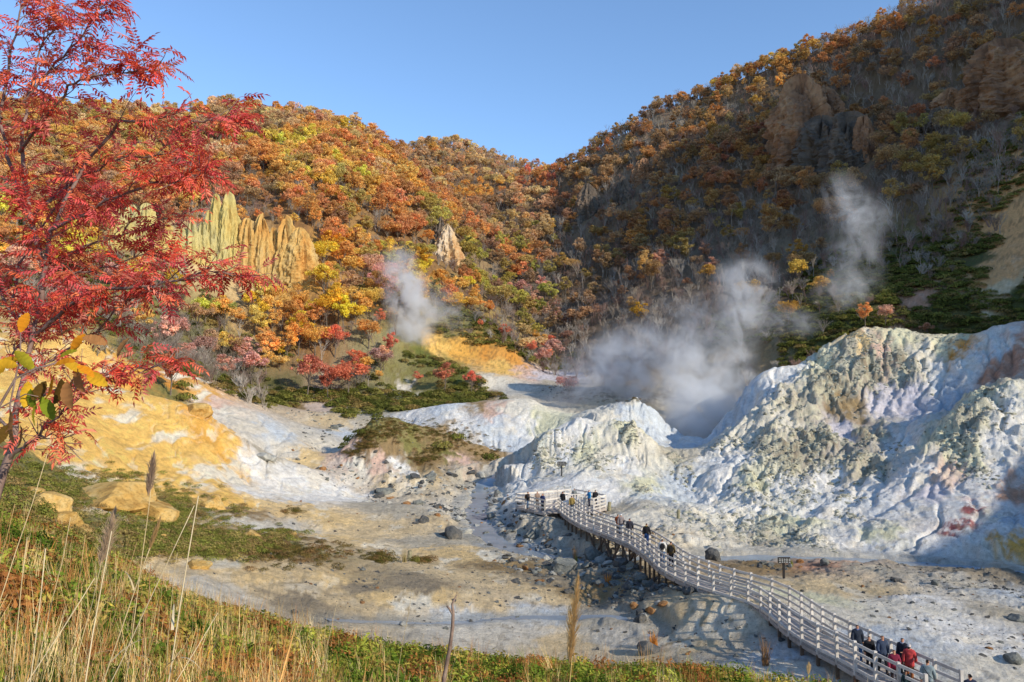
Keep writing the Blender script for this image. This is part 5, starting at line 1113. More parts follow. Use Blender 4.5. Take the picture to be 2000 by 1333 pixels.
    shell('jacket', ((C == 'torso') | (C == 'arm') | ((C == 'leg') & (z > coat)) | ((C == 'head') & (z < 1.515))), lambda p: .030+.012*np.clip((1.1-p[:,2])*3, 0, 1), fab(jacket))
    if trim: shell('collar', (C != 'arm') & (z > 1.43) & (z < 1.54), .045, fab(trim))
    hm = (C == 'head') & ((z > 1.665) | ((z > 1.60-hairlen) & (y > -.01+.0*z))) & (z > 1.52-hairlen)
    if hat: shell('hat', (C == 'head') & ((z > 1.655) | ((z > 1.60) & (y > 0))), .030, fab(hat))
    shell('hair', hm if not hat else (C == 'head') & (z > 1.57-hairlen) & (y > .01), .016, fab(hair))
    if hood: shell('hood', (z > 1.42) & (z < 1.55) & (y > .0) & (C != 'arm'), .06, fab(hood))
    for sd in (1, -1):
        V2, F2 = tube([(sd*.031*s, (ly-.103)*s, 1.642*s), (sd*.031*s, (ly-.088)*s, 1.642*s)], [.012*s, .012*s], 6); F2.append(tuple(range(6))); link('eye', mesh_from('eye', V2, F2, M_EYE), body)
    if bag:
        bm = bmesh.new(); bmesh.ops.create_cube(bm, size=1.0); bmesh.ops.bevel(bm, geom=bm.edges[:], offset=.2, segments=3, affect='EDGES'); bm_me = bpy.data.meshes.new('backpack'); bm.to_mesh(bm_me); bm.free(); bm_me.materials.append(fab(bag))
        b = link('backpack', bm_me, body, (0, .21*s, 1.22*s)); b.scale = (.32*s, .17*s, .45*s)
        pk = link('pocket', bm_me, b, (0, .53, -.2)); pk.scale = (.75, .47, .44)
        for sd in (1, -1):
            V2, F2 = tube([(sd*.12*s, -.14*s, 1.15*s), (sd*.13*s, -.155*s, 1.3*s), (sd*.12*s, -.07*s, 1.46*s), (sd*.11*s, .1*s, 1.42*s)], [.018*s]*4, 5); link('strap', mesh_from('strap', V2, F2, fab(bag)), body)
    if strap:
        V2, F2 = tube([(.19*s, -.02*s, 1.46*s), (.05*s, -.16*s, 1.32*s), (-.15*s, -.13*s, 1.05*s), (-.17*s, .08*s, 1.0*s), (0, .16*s, 1.2*s), (.16*s, .09*s, 1.44*s), (.19*s, -.02*s, 1.46*s)], [.014*s]*7, 5); link('strap', mesh_from('strap', V2, F2, fab(strap)), body)
    return tag(body, label, 'person')
def on_deck(px, py_foot, dz=0.02): return Vector(unproj_z(px, py_foot, DZ+dz))
BL, NV = (34,35,40), (40,48,72)
for px, pyf, kw in [
 # on the platform
 (1031,994,dict(face=60,pose='stand',jacket=(38,38,42),trousers=(150,168,186),hat=(30,30,36),bag=(120,80,50),label='person in black jacket and dark cap at the platform railing')),
 (1049,993,dict(face=20,pose='lean',jacket=(150,128,112),trousers=(60,58,62),label='person in tan jacket leaning on the platform railing')),
 (1060,998,dict(face=-40,pose='stand',jacket=(44,56,98),trousers=(40,42,52),label='person in navy jacket at the platform front corner')),
 (1099,994,dict(face=160,pose='stand',jacket=(30,30,34),trousers=(120,140,160),H=1.72,label='person in black jacket where walkway meets platform')),
 (1117,1003,dict(face=175,pose='walk',jacket=(146,126,72),trousers=(120,130,140),label='person in mottled olive jacket seen from behind on walkway top')),
 (1122,984,dict(face=180,pose='stand',jacket=(132,136,134),trousers=(128,130,130),hair=(110,112,110),H=1.6,label='person all in grey behind the platform railing')),
 (1151,990,dict(face=-70,pose='stand',jacket=(52,140,196),trousers=(50,56,80),hair=(60,40,30),label='person in bright blue jacket on the platform')),
 (1163,990,dict(face=170,pose='stand',jacket=(40,40,46),trousers=(56,66,92),bag=(44,44,48),label='person in black with backpack beside the blue jacket')),
 # on the walk
 (1207,1043,dict(face=160,pose='stand',jacket=(158,84,46),trousers=(40,38,40),hair=(50,32,24),H=1.6,label='person in orange-brown partly behind the white-capped walker')),
 (1213,1045,dict(face=172,pose='walk',jacket=(142,132,130),trousers=(96,124,160),hat=(226,224,220),label='person in grey sweater and white cap walking away')),
 (1230,1055,dict(face=170,pose='walk',jacket=(52,52,62),trousers=(52,54,62),label='person in charcoal jacket walking away, third up the walkway')),
 (1263,1068,dict(face=165,pose='walk',jacket=(30,30,34),trousers=(62,98,150),trim=(196,190,60),H=1.74,coat=.9,label='person in black jacket, yellow collar and blue jeans')),
 (1294,1100,dict(face=172,pose='walk',jacket=(214,212,206),trousers=(80,110,150),bag=(32,32,36),H=1.62,label='person in white jacket carrying a black backpack')),
 (1311,1106,dict(face=168,pose='walk',jacket=(92,78,50),trousers=(40,40,46),bag=(34,32,30),H=1.64,label='person in olive-brown jacket carrying a black backpack')),
 # near group
 (1676,1293,dict(face=-10,pose='walk',jacket=(44,52,66),trousers=(62,96,138),trim=(92,108,150),H=1.74,label='person in dark jacket with blue trim and jeans, first of the near group')),
 (1699,1308,dict(face=-15,pose='stand',jacket=(36,36,40),trousers=(38,38,44),H=1.52,label='shorter person in black beside the near railing')),
 (1725,1317,dict(face=0,pose='walk',jacket=(58,70,92),trousers=(40,42,48),H=1.74,label='person in slate blue jacket facing the camera')),
 (1748,1341,dict(face=-20,pose='walk',jacket=(136,42,66),trousers=(60,50,56),hairlen=.10,H=1.58,label='person in maroon jacket near the railing')),
 (1765,1322,dict(face=-50,pose='stand',jacket=(40,42,54),trousers=(36,38,46),trim=(180,190,206),H=1.72,label='person in dark suit beside the red coat')),
 (1778,1334,dict(face=150,pose='walk',jacket=(186,66,66),trousers=(150,90,50),hat=(214,204,196),coat=.70,H=1.66,hairlen=.06,label='person in red coat and cream beanie seen from behind')),
 (1771,1364,dict(face=-10,pose='stand',jacket=(40,60,62),trousers=(40,44,50),H=1.12,child=True,label='smallest person of the near group, between maroon and red coats')),
 (1814,1372,dict(face=150,pose='walk',jacket=(132,146,150),trousers=(50,50,56),strap=(30,30,34),H=1.72,label='person in pale grey jacket with shoulder strap')),
 (1898,1405,dict(face=175,pose='walk',jacket=(40,46,66),trousers=(40,42,50),H=1.72,label='person at the bottom right edge, only head and shoulders showing'))]:
    kw['H'] = kw.get('H', 1.70)*(.80 if pyf > 1200 else .88)      # sizes read against the railing
    person(on_deck(px, pyf), **kw)
# ------------------------------------------------------------------ near bank: grass, low plants, tall stems
def blades_mesh(name, seed, mat, n=16, L=(.3,.7), w=.006, bend=.6, R=.09, seg=5, up=1.0):
    rng = np.random.default_rng(seed); V = []; F = []
    for i in range(n):
        a = rng.uniform(0, 6.283); b = rng.uniform(0, 6.283); r = R*math.sqrt(rng.random()); l = rng.uniform(*L); k = bend*rng.uniform(.2, 1.2); ww = w*rng.uniform(.6, 1.3)
        side = np.array([-math.sin(a), math.cos(a), 0]); out = np.array([math.cos(a), math.sin(a), 0]); base = np.array([r*math.cos(b), r*math.sin(b), -.03]); o = len(V); ang = rng.uniform(.02, .3)/up; p = base.copy()
        for s in range(seg+1):
            t = s/seg; q = ww*(1-t**1.6)+.0006; V += [p-side*q, p+side*q]
            p = p+(out*math.sin(ang)+np.array([0,0,math.cos(ang)]))*l/seg; ang = min(ang+k/seg*(.4+1.4*t), 2.6)
        for s in range(seg): F.append((o+2*s, o+2*s+1, o+2*s+3, o+2*s+2))
    me = mesh_np(name, np.array(V), np.array(F), mat); set_leafvar(me, np.clip(rng.normal(.5, .18, n), 0, 1), seg); return me
M_GRASS_I = leafmat('grass_blades', 'inst', trans=.3); M_GRASS_O = leafmat('grass_blades_near', 'obj', trans=.3)
for i in range(4): hold('grass_green', blades_mesh(f'ga_{i}', 800+i, M_GRASS_I, 18, (.22,.55), .007, 1.1, .12))
for i in range(4): hold('grass_dry', blades_mesh(f'gd_{i}', 820+i, M_GRASS_I, 14, (.35,.85), .0035, .7, .10, up=1.3))
for i in range(4): hold('low_leaf', clump_mesh(f'gl_{i}', 840+i, M_GRASS_I, 190, .26, .26, .030, .40))
for i in range(3): hold('heath', clump_mesh(f'gh_{i}', 860+i, M_GRASS_I, 150, .5, .32, .06, .45))
def bank_points(n, rmin, rmax, power=1.0):
    u = RNG.random(n); r = rmin*(rmax/rmin)**(u**power); t = RNG.uniform(-.66, .66, n)
    return r*np.sin(t), r*np.cos(t)
def crest_d(px): return np.interp(px, [0,260,450,700,1100,1450,1700,2000], [40,24,18,18.5,18.6,18.6,18,16])
def grow(name, coll, n, rmin, rmax, scl, cols, label, cat, nv, dens=None, tilt=.15, power=1.0):
    x, y = bank_points(n, rmin, rmax, power); z = zlook(x, y); px, py = proj(x, y, z); k = (y < crest_d(px)) & (px > -150) & (px < 2100)
    if dens is not None: k &= RNG.random(len(x)) < dens(x, y, px, py)
    x, y, z = x[k], y[k], z[k]; m = len(x); s = RNG.uniform(*scl, m)
    pick = (fbm(x/1.1, y/1.1, 3, 77)*.9+RNG.normal(.5, .28, m)); ci = np.clip((pick*len(cols)).astype(int), 0, len(cols)-1)
    C = np.array([lin(c) for c in cols])[ci]*RNG.uniform(.95, 1.5, m)[:,None]
    scatter(name, coll, np.c_[x, y, z-.01], np.c_[RNG.normal(0, tilt, m), RNG.normal(0, tilt, m), RNG.uniform(0, 6.28, m)], np.c_[s,s,s*RNG.uniform(.8,1.2,m)], np.c_[C, np.ones(m)], RNG.integers(0, nv, m), label, cat)
GREENS = [(78,98,34),(98,118,42),(122,138,52),(146,150,62),(168,152,74),(186,142,70)]
STRAW = [(176,146,92),(200,172,114),(216,192,138),(228,206,156),(206,160,100),(176,120,74)]
grow('low_plants', 'low_leaf', 20000, 1.8, 26, (.75,1.65), GREENS[:5]+[(150,100,56)], 'low green leafy plants carpeting the near bank', 'plants', 4, lambda x, y, px, py: np.clip(.62+.9*fbm(x/2.2, y/2.2, 3, 19), .12, 1), power=.75)
grow('bank_grass', 'grass_green', 8000, 1.8, 26, (.6,1.15), GREENS[1:]+[(206,150,70)], 'green and yellowing grass on the near bank', 'grass', 4, lambda x, y, px, py: np.clip(.5-.9*fbm(x/2.2, y/2.2, 3, 19), .1, 1), power=.8)
grow('dry_grass', 'grass_dry', 8500, 1.7, 30, (.55,1.1), STRAW, 'dry straw-coloured grass standing on the near bank', 'grass', 4, lambda x, y, px, py: np.clip(np.where(px < 650, .9, .36)+.5*fbm(x/1.6, y/1.6, 3, 29), .05, 1), power=.85)
# heath patches on the slope under the yellow hill and tufts on the floor
def patches(name, coll, spots, n, scl, cols, label, cat, nv, tilt=.1):
    P = []; C = []
    tot = sum(s[3] for s in spots)
    for px, py, sx, w in spots:
        c = hit(px, py)
        for _ in range(int(n*w/tot)):
            qx, qy = px+random.gauss(0, sx*.5), py+random.gauss(0, sx*.16); h = hit(qx, qy)
            if h is not None and h.y < c.y*1.5: P.append(h[:]); C.append((*(lin(random.choice(cols))*random.uniform(.75,1.2)), 1))
    m = len(P); s = RNG.uniform(*scl, m)
    scatter(name, coll, P, np.c_[RNG.normal(0, tilt, (m,2)), RNG.uniform(0, 6.28, m)], np.c_[s,s,s], C, RNG.integers(0, nv, m), label, cat)
patches('heath_patches', 'heath', [(60,930,90,5),(120,960,110,7),(200,945,90,5),(280,965,90,5),(350,975,70,4),(80,1000,120,6),(330,1000,70,4),(400,1010,70,3),(260,1030,90,5),(350,1050,90,9),(420,1060,90,12),(480,1066,60,9),(400,1076,80,8),(300,1075,60,5),(320,1060,60,6),(180,1050,100,6),(120,1070,100,6),(560,1045,40,2),(530,1044,40,2),(470,1000,40,1),(240,1085,70,3)], 1700, (.4,1.0), [(132,136,66),(142,140,70),(120,124,60),(166,148,92),(156,132,86)], 'low green heath in patches on the slope below the yellow hill', 'heath', 3)
patches('brown_heath', 'heath', [(560,1085,80,4),(640,1080,60,3),(520,1070,60,3),(740,1090,30,2),(800,840,70,4),(760,850,60,4),(720,850,30,6),(715,870,22,5),(850,850,60,3),(900,865,50,3),(830,900,26,4),(690,885,22,3),(950,885,40,2),(845,880,40,3),(880,845,50,3),(760,830,50,4),(570,1000,20,1),(820,1096,22,2),(740,1094,26,2),(1180,772,40,3),(1250,775,40,4),(1300,775,30,3),(1120,775,30,3)], 1300, (.35,.9), [(112,100,56),(130,112,66),(96,92,48),(140,112,74)], 'sparse brown and olive heath on the brown mound and plain', 'heath', 3)
patches('left_slope_brush', 'shrubs', [(250,680,60,4),(300,660,60,5),(350,680,60,6),(400,700,60,6),(440,730,50,5),(280,640,60,5),(330,700,50,4),(480,745,30,4),(380,660,70,5)], 330, (.4,.8), [(150,140,120),(130,118,100),(140,136,100)], 'grey brush on the left slope above the yellow hill', 'brush', 4)
# dry tufts that can be told apart
def tuft(px, py, hpx, wpx, col, label, n=60, dry=True):
    h = hit(px, py); H = hpx/FPX*h.y; w = wpx/FPX*h.y
    o = link('grass_tuft', blades_mesh('grass_tuft', int(px), M_GRASS_O, n, (H*.5, H*1.1), max(.005, w*.02), .5, w*.22), None, h); o.color = linc(col); return tag(o, label, 'grass tuft')
tuft(1124,1096,34,16,(186,150,110),'tall reddish dry tuft by the stream left of the trestle'); tuft(1126,1100,14,16,(140,140,60),'small green tuft at the foot of the tall dry tuft')
tuft(1188,1140,22,26,(206,150,84),'dry orange tuft in the rubble left of the walkway'); tuft(1275,1270,40,46,(210,146,70),'large dry orange tuft at the bank edge')
tuft(1545,1106,14,18,(130,132,60),'green tuft behind the black sign post'); tuft(790,1098,22,20,(176,160,110),'pale tuft left of the stump on the plain'); tuft(814,1098,14,24,(140,136,72),'low olive tuft right of the stump'); tuft(1495,1300,60,30,(150,120,90),'thin dark dry stalks left of the near walkway')
# tall single stems close to the camera
def stalk_thing(name, tip, base, d, r, col, label, plume=None, bend=0.0, cat='grass stem', seed=1):
    b = Vector(unproj(*base, d)); t = Vector(unproj(*tip, d*random.uniform(.97,1.06))); zg = float(zlook(np.array([b.x]), np.array([b.y]))[0])
    dirn = (t-b); k = (b.z-zg+.05)/max(dirn.z, .05); root = b-dirn*k; e = empty(name, root); rng = random.Random(seed); n = 9; P = []
    L = (t-root)
    for i in range(n):
        u = i/(n-1); P.append(L*u+Vector((bend*math.sin(u*math.pi), 0, 0))+Vector((rng.uniform(-1,1), rng.uniform(-1,1), 0))*.004)
    V, F = tube(P, [r*(1-.55*i/(n-1)) for i in range(n)], 5); m = fabstem(col); link('stalk', mesh_from('stalk', V, F, m, True), e)
    for q in range(rng.choice([1,2,2])):                          # a dry leaf blade or two
        u = rng.uniform(.3,.75); p = L*u; a = rng.uniform(0,6.28); out = Vector((math.cos(a), math.sin(a), .8)); VV = []; FF = []
        for s in range(6):
            w = r*1.3*(1-s/5.2); c = p+out*(.045*s)-Vector((0,0,.006*s*s)); sd = Vector((-math.sin(a), math.cos(a), 0))*w; VV += [c-sd, c+sd]
            if s: FF.append((2*s-2, 2*s-1, 2*s+1, 2*s))
        link('blade', mesh_from('blade', VV, FF, m), e)
    if plume:
        Lp, wp, c2 = plume; parts = []; ax = L.normalized()
        for i in range(420):
            u = rng.random(); p = L-ax*Lp*(1-u)*1.0; a = rng.uniform(0,6.28); out = Vector((math.cos(a), math.sin(a), 0)); ww = wp*(math.sin(math.pi*min(1, .12+u*.9))**.8)*rng.uniform(.3,1)
            e1 = p+ax*Lp*.10+out*ww*.55; e2 = p+ax*Lp*.2+out*ww; parts.append(tube([p, e1, e2], [r*.28, r*.34, r*.1], 3, False))
        link('seed_head', mesh_from('seed_head', *join(parts), fabstem(c2)), e)
    return tag(e, label, cat)
_stm = {}
def fabstem(c):
    if c not in _stm: _stm[c] = mottled('stem_%d_%d_%d' % c, linc(tuple(int(v*.85) for v in c)), linc(c), 9, .8, 0)
    return _stm[c]
S1, S2, S3 = (214,190,142), (226,206,164), (190,156,104)
for k, (tip, base, d, r, c, lab, pl) in enumerate([
 ((385,969),(318,1333),2.9,.0042,S2,'thick pale stem leaning right, tallest over the green patch',None),((380,988),(222,1333),3.0,.0030,S2,'thin pale stem crossing behind the thick leaning stem',None),
 ((300,893),(236,1333),3.3,.0030,S1,'stem with a brownish plume in front of the yellow hill',(.16,.028,(168,142,120))),((311,1018),(200,1333),3.0,.0040,S1,'straw stem with narrow seed head left of the thick stem',(.12,.012,S3)),
 ((216,1038),(162,1333),3.0,.0042,S2,'pale upright stem left of the plumed stem',None),((95,886),(0,1165),3.4,.0036,S1,'pale stem leaning over the yellow outcrop at left',None),((90,1072),(61,1333),3.0,.0042,S2,'pale upright stem nearest the lower left corner',None),
 ((222,1005),(132,1333),3.4,.0030,S1,'stem with wide blurred feathery plume at left',(.22,.05,(196,170,140))),((169,1045),(124,1333),3.3,.0034,S3,'ochre stem between two pale upright stems',None),((427,1197),(348,1333),3.6,.0032,S2,'short pale stem leaning right over the low plants',None),
 ((268,1060),(190,1333),3.6,.0028,S3,'thin ochre stem beside the feathery plume',None),((50,1050),(14,1333),3.2,.0036,S1,'straw stem at the far left edge, upright',None),((30,985),(0,1110),3.6,.0030,S3,'short ochre stem at the far left edge',None),((140,1010),(60,1333),3.5,.0030,S1,'straw stem leaning in front of the yellow outcrops',None),
 ((295,1100),(275,1333),3.5,.0026,(170,120,90),'thin reddish upright stem left of the thick stem',None),((345,1080),(330,1333),4.2,.0024,S1,'thin straw stem just right of the thick stem',None),((185,1130),(60,1333),3.0,.0036,S2,'low pale stem leaning right at lower left',None),
 ((1127,1143),(1108,1333),6.0,.0060,(222,186,120),'single golden plume grass in front of the rubble',(.60,.07,(240,208,150))),((1580,1296),(1578,1333),8.0,.006,(206,170,104),'short golden plume at the bank edge near the walkway',(.2,.03,(206,170,110))),
 ((665,1150),(630,1333),6.5,.0030,S1,'thin straw stem over the plain left of the bare stick',None),((805,1155),(775,1333),6.5,.0030,S1,'thin straw stem right of the shorter straw stem',None),((520,1185),(518,1333),6.0,.0036,S3,'ochre stem rising from the low bank plants',None)]):
    stalk_thing('plume_grass' if pl else 'dry_stem', tip, base, d, r, c, lab, pl, random.uniform(-.02,.02), seed=k)
# bare stick with a broken fork
M_STICK = mottled('grey_stick_bark', linc((112,92,80)), linc((158,136,120)), 14, .85, .004)
b = Vector(unproj(866,1345,5)); zg = float(zlook(np.array([b.x]), np.array([b.y]))[0]); e = empty('bare_stick', (b.x, b.y, zg))
Q = [Vector(unproj(x, y, 5))-e.location for x, y in ((864,1360),(868,1320),(878,1270),(884,1225),(885,1195),(883,1180),(892,1162))]; Q = [Vector((Q[0].x-.01, Q[0].y, -.05))]+Q
link('stem', mesh_from('stem', *tube(Q, [.016,.014,.013,.012,.011,.010,.007,.003], 7), M_STICK, True), e)
Q = [Vector(unproj(x, y, 5))-e.location for x, y in ((884,1200),(878,1190),(873,1184))]; link('side_shoot', mesh_from('side_shoot', *tube(Q, [.009,.008,.006], 6), M_STICK, True), e)
tag(e, 'bare grey forked stick standing up from the near bank', 'stick')

# ------------------------------------------------------------------ red rowan tree at the left edge
def rowan_leaf(name, seed, mat, L=.145, pairs=6, ll=.046, lw=.0075):
    rng = random.Random(seed); V = []; F = []
    def leaflet(p, d, n, l, w):
        s = d.cross(n).normalized(); o = len(V); q = p+d*l*.45-n*l*.04; t = p+d*l-n*l*rng.uniform(.05,.25)
        V.extend([p, q-s*w+n*w*.55, t, q+s*w+n*w*.55, q-n*w*.2]); F.extend([(o, o+4, o+2, o+1), (o, o+3, o+2, o+4)])
    ax = Vector((1,0,0)); droop = rng.uniform(.3,.9)
    for i in range(pairs+1):
        u = .22+.78*i/pairs; p = Vector((L*u, 0, -droop*L*u*u*.5)); d = Vector((1, 0, -droop*u)).normalized()
        if i == pairs: leaflet(p, d, Vector((0,0,1)), ll*.9, lw)
        else:
            for sd in (1,-1):
                if rng.random() < .07: continue
                leaflet(p, (d*.55+Vector((0, sd*1.0, rng.uniform(-.55,.15)))).normalized(), Vector((0, sd*rng.uniform(-.3,.3), 1)).normalized(), ll*rng.uniform(.75,1.1), lw*rng.uniform(.8,1.2))
    n = len(F); st, sf = tube([(0,0,0), (L*.5,0,-droop*L*.125), (L,0,-droop*L*.5)], [.0016,.0012,.0008], 3, False); o = len(V); V += st; F += [tuple(i+o for i in f) for f in sf]
    me = mesh_from(name, V, F, mat); a = me.attributes.new('leafvar', 'FLOAT', 'FACE'); vals = [rng.gauss(.5,.13) for _ in range(n//2)]; a.data.foreach_set('value', np.clip(np.array([vals[i//2] for i in range(n)]+[.2]*(len(F)-n)), 0, 1).astype(np.float32)); return me
M_RL_O = leafmat('rowan_leaves', 'obj', trans=.38); M_RL_I = leafmat('rowan_leaves_stuff', 'inst', trans=.38)
RL = [rowan_leaf(f'rowan_leaf_{i}', 60+i, M_RL_O) for i in range(8)]
for i in range(8): c = RL[i].copy(); c.name = f'rleaf_{i}'; c.materials.clear(); c.materials.append(M_RL_I); hold('rowan', c)
M_RBARK = mottled('rowan_bark', linc((104,82,74)), linc((156,132,120)), 12, .8, .004)
TD = 4.6
base = Vector(unproj(-40,1085,TD)); base.z = float(zlook(np.array([base.x]), np.array([base.y]))[0]); rowan = empty('rowan_tree', base)
LIMBS = [ # pixel polylines with depth offsets, start radius
 ([(-40,1085,0),(-5,960,0),(18,890,0),(26,845,0),(34,800,.05),(45,740,.1),(62,660,.15),(78,600,.2)],.030),
 ([(18,893,0),(66,860,-.1),(101,827,-.2),(142,783,-.3)],.014),
 ([(78,600,.2),(88,520,.2),(101,450,.2),(189,405,.1),(277,365,0),(351,352,-.1),(398,341,-.1)],.018),
 ([(62,660,.15),(130,600,0),(200,560,-.1),(300,560,-.2),(351,545,-.2),(401,532,-.2),(470,540,-.2)],.014),
 ([(88,520,.2),(60,420,.3),(40,300,.3),(50,200,.3),(78,100,.3),(100,30,.2)],.018),
 ([(60,420,.3),(20,330,.4),(0,230,.4),(20,120,.4),(45,20,.4),(60,-60,.4)],.014),
 ([(40,300,.3),(90,230,.1),(135,170,0),(180,150,-.1),(240,140,-.1),(300,138,-.2)],.011),
 ([(50,200,.3),(110,120,.2),(160,70,.1),(190,20,0)],.010),([(101,450,.2),(160,330,.2),(236,240,0),(330,228,-.1),(400,238,-.1),(450,240,-.2)],.012),
 ([(60,420,.3),(150,350,.5),(230,310,.5),(330,300,.4),(380,320,.4)],.010),([(88,520,.2),(170,480,.5),(260,450,.6),(340,440,.5)],.010),
 ([(45,740,.1),(120,690,.2),(186,650,.2),(236,597,.1),(300,575,0)],.010),([(34,800,.05),(110,760,-.1),(200,745,-.2),(270,722,-.2),(345,705,-.2)],.009),
 ([(62,660,.15),(20,600,.5),(-30,520,.6),(-60,420,.6)],.014),([(20,600,.5),(40,520,.7),(90,430,.8),(130,380,.8),(210,390,.7)],.009),([(0,230,.4),(-50,150,.5),(-100,60,.5)],.010),
 ([(78,600,.2),(130,540,.4),(220,520,.4),(300,490,.3)],.009),([(26,845,0),(-40,780,.2),(-80,700,.2)],.010),([(142,783,-.3),(170,760,-.3),(200,735,-.3)],.006),([(45,740,.1),(20,700,.4),(60,640,.6),(120,620,.6)],.008),([(66,860,-.1),(100,850,-.2),(125,865,-.2)],.005)]
LV = []   # leaf sites: position, direction
rr = random.Random(5)
def wp3(p): return Vector(unproj(p[0], p[1], TD+p[2]))
def leaf_site(p, d): LV.append((p.copy(), d.normalized()))
def add_limb(P, r0, name, r1=.003, par=None):
    n = len(P); return link(name, mesh_from(name, *tube([p-base for p in P], [r0+(r1-r0)*i/(n-1) for i in range(n)], 6), M_RBARK, True), par or rowan)
for li, (pl, r0) in enumerate(LIMBS):
    P = [wp3(q) for q in pl]; Pf = []
    for a, b in zip(P[:-1], P[1:]):
        for s in range(4): Pf.append(a.lerp(b, s/4)+Vector((rr.uniform(-1,1), rr.uniform(-1,1), rr.uniform(-1,1)))*.012)
    Pf.append(P[-1])
    if li == 0: Pf = smooth([Pf[0]-Vector((0,0,.1))]+Pf, 2)
    lo = add_limb(Pf, r0, 'trunk' if li == 0 else 'branch', .010 if li == 0 else .0025)
    n = len(Pf)
    for i in range(2 if li == 0 else 1, n):
        u = i/(n-1)
        if li == 0 and u < .72: continue
        for q in range(rr.choice([1,1,2,2]) if u < .8 else 3):
            d0 = (Pf[i]-Pf[i-1]).normalized(); d = (d0*rr.uniform(.3,1.1)+Vector((rr.uniform(-1,1), rr.uniform(-.8,.8), rr.uniform(-.5,.8)))*.9).normalized(); L = rr.uniform(.07,.26)*(1.1-.4*u)
            t = [Pf[i]]; 
            for s in range(3): d = (d+Vector((rr.uniform(-1,1), rr.uniform(-1,1), rr.uniform(-.4,.9)))*.22).normalized(); t.append(t[-1]+d*L/3)
            add_limb(t, .0035, 'twig', .0012, lo)
            for s in range(1, 4):
                for _ in range(rr.choice([1,1,2,2])): leaf_site(t[s], d*.5+Vector((rr.uniform(-1,1), rr.uniform(-1,1), rr.uniform(-.7,.5))))
rr.shuffle(LV)
def _thin(s):
    a, b = proj(*s[0]); k = (.95 if b < 640 else (.55 if b < 740 else .3))*(1 if a < 330 else .7)
    return rr.random() < k
LV = [s for s in LV if _thin(s)]
def leaf_rot(d):
    q = d.to_track_quat('X', 'Z').to_euler(); q.rotate_axis('X', rr.uniform(-.9,.9)); return q
REDS = [(232,120,84),(222,92,70),(228,104,90),(234,122,104),(222,98,96),(238,150,128),(212,96,96),(232,140,96),(206,84,74),(238,130,98),(224,112,112)]
def near_first(s): return s[0].y
sites = [s for s in LV if proj(*s[0])[0] > -130]; front = sorted(sites, key=near_first)[:290]; fs = set(map(id, front)); back = [s for s in sites if id(s) not in fs]
def rcol(): return (*(lin(rr.choice(REDS))*rr.uniform(.8,1.25)), 1)
for p, d in front:
    o = link('leaf', RL[rr.randrange(8)], rowan, p-base); o.rotation_euler = leaf_rot(d); s = rr.uniform(.65,1.05); o.scale = (s,s,s); o.color = rcol()
sc = np.array([rr.uniform(.65,1.05) for _ in back])
o = scatter('foliage', 'rowan', [(p-base)[:] for p, d in back], [tuple(leaf_rot(d)) for p, d in back], np.c_[sc,sc,sc], [rcol() for _ in back], [rr.randrange(8) for _ in back]); o.parent = rowan
# berries
M_BERRY = mottled('rowan_berry', linc((176,40,30)), linc((206,60,40)), 20, .4, 0)
bmx = bmesh.new(); bmesh.ops.create_icosphere(bmx, subdivisions=1, radius=.0055); bme_ = bpy.data.meshes.new('berry'); bmx.to_mesh(bme_); bmx.free(); bme_.materials.append(M_BERRY)
for p, d in rr.sample(back, 70): link('berry', bme_, rowan, p-base+Vector((rr.uniform(-.03,.03), rr.uniform(-.03,.03), -.02)))
tag(rowan, 'red-leaved rowan tree at the left edge, close to the camera', 'tree')
print('ROWAN', len(LV))
# oak sprig with yellow, green and brown leaves
def oak_leaf(name, seed, mat, L=.10, W=.029):
    rng = random.Random(seed); V = []; F = []; n = 14
    for i in range(n+1):
        u = i/n; env = math.sin(math.pi*min(1, u**.8*.97+.02))**.75*(.55+.6*u); lob = 1+.16*math.cos(u*n*math.pi*.92); w = W*env*lob if 0 < i < n else .0015; z = -.10*L*u*u*2+rng.uniform(-.002,.002)
        V += [(L*u, -w, z+w*.35), (L*u, 0, z), (L*u, w, z+w*.35)]
    for i in range(n): b = 3*i; F += [(b, b+1, b+4, b+3), (b+1, b+2, b+5, b+4)]
    me = mesh_from(name, V, F, mat, True); a = me.attributes.new('leafvar', 'FLOAT', 'FACE'); a.data.foreach_set('value', np.array([.5+rng.uniform(-.12,.12) for _ in F], np.float32)); return me
OL = [oak_leaf(f'oak_leaf_{i}', 30+i, M_RL_O) for i in range(4)]
OD = 3.3; ob = Vector(unproj(-30,1010,OD)); ob.z = float(zlook(np.array([ob.x]), np.array([ob.y]))[0]); oak = empty('oak_sapling', ob)
for pl, r in (([(-30,1060),(-30,900),(-5,800),(30,740),(70,720),(130,705)],.008),([(30,740),(20,790),(20,830)],.004),([(30,740),(40,690),(40,650)],.004),([(-5,800),(50,770),(75,775)],.003)):
    P = [Vector(unproj(x, y, OD)) for x, y in pl]
    if r == .008: P = [ob-Vector((0,0,.05))]+P
    link('twig', mesh_from('twig', *tube([p-ob for p in P], [r*(1-.6*i/len(P)) for i in range(len(P))], 5), M_RBARK, True), oak)
OKC = dict(y=(226,178,52), o=(222,146,40), g=(128,142,44), b=(176,126,80), d=(110,84,40), yg=(176,166,50))
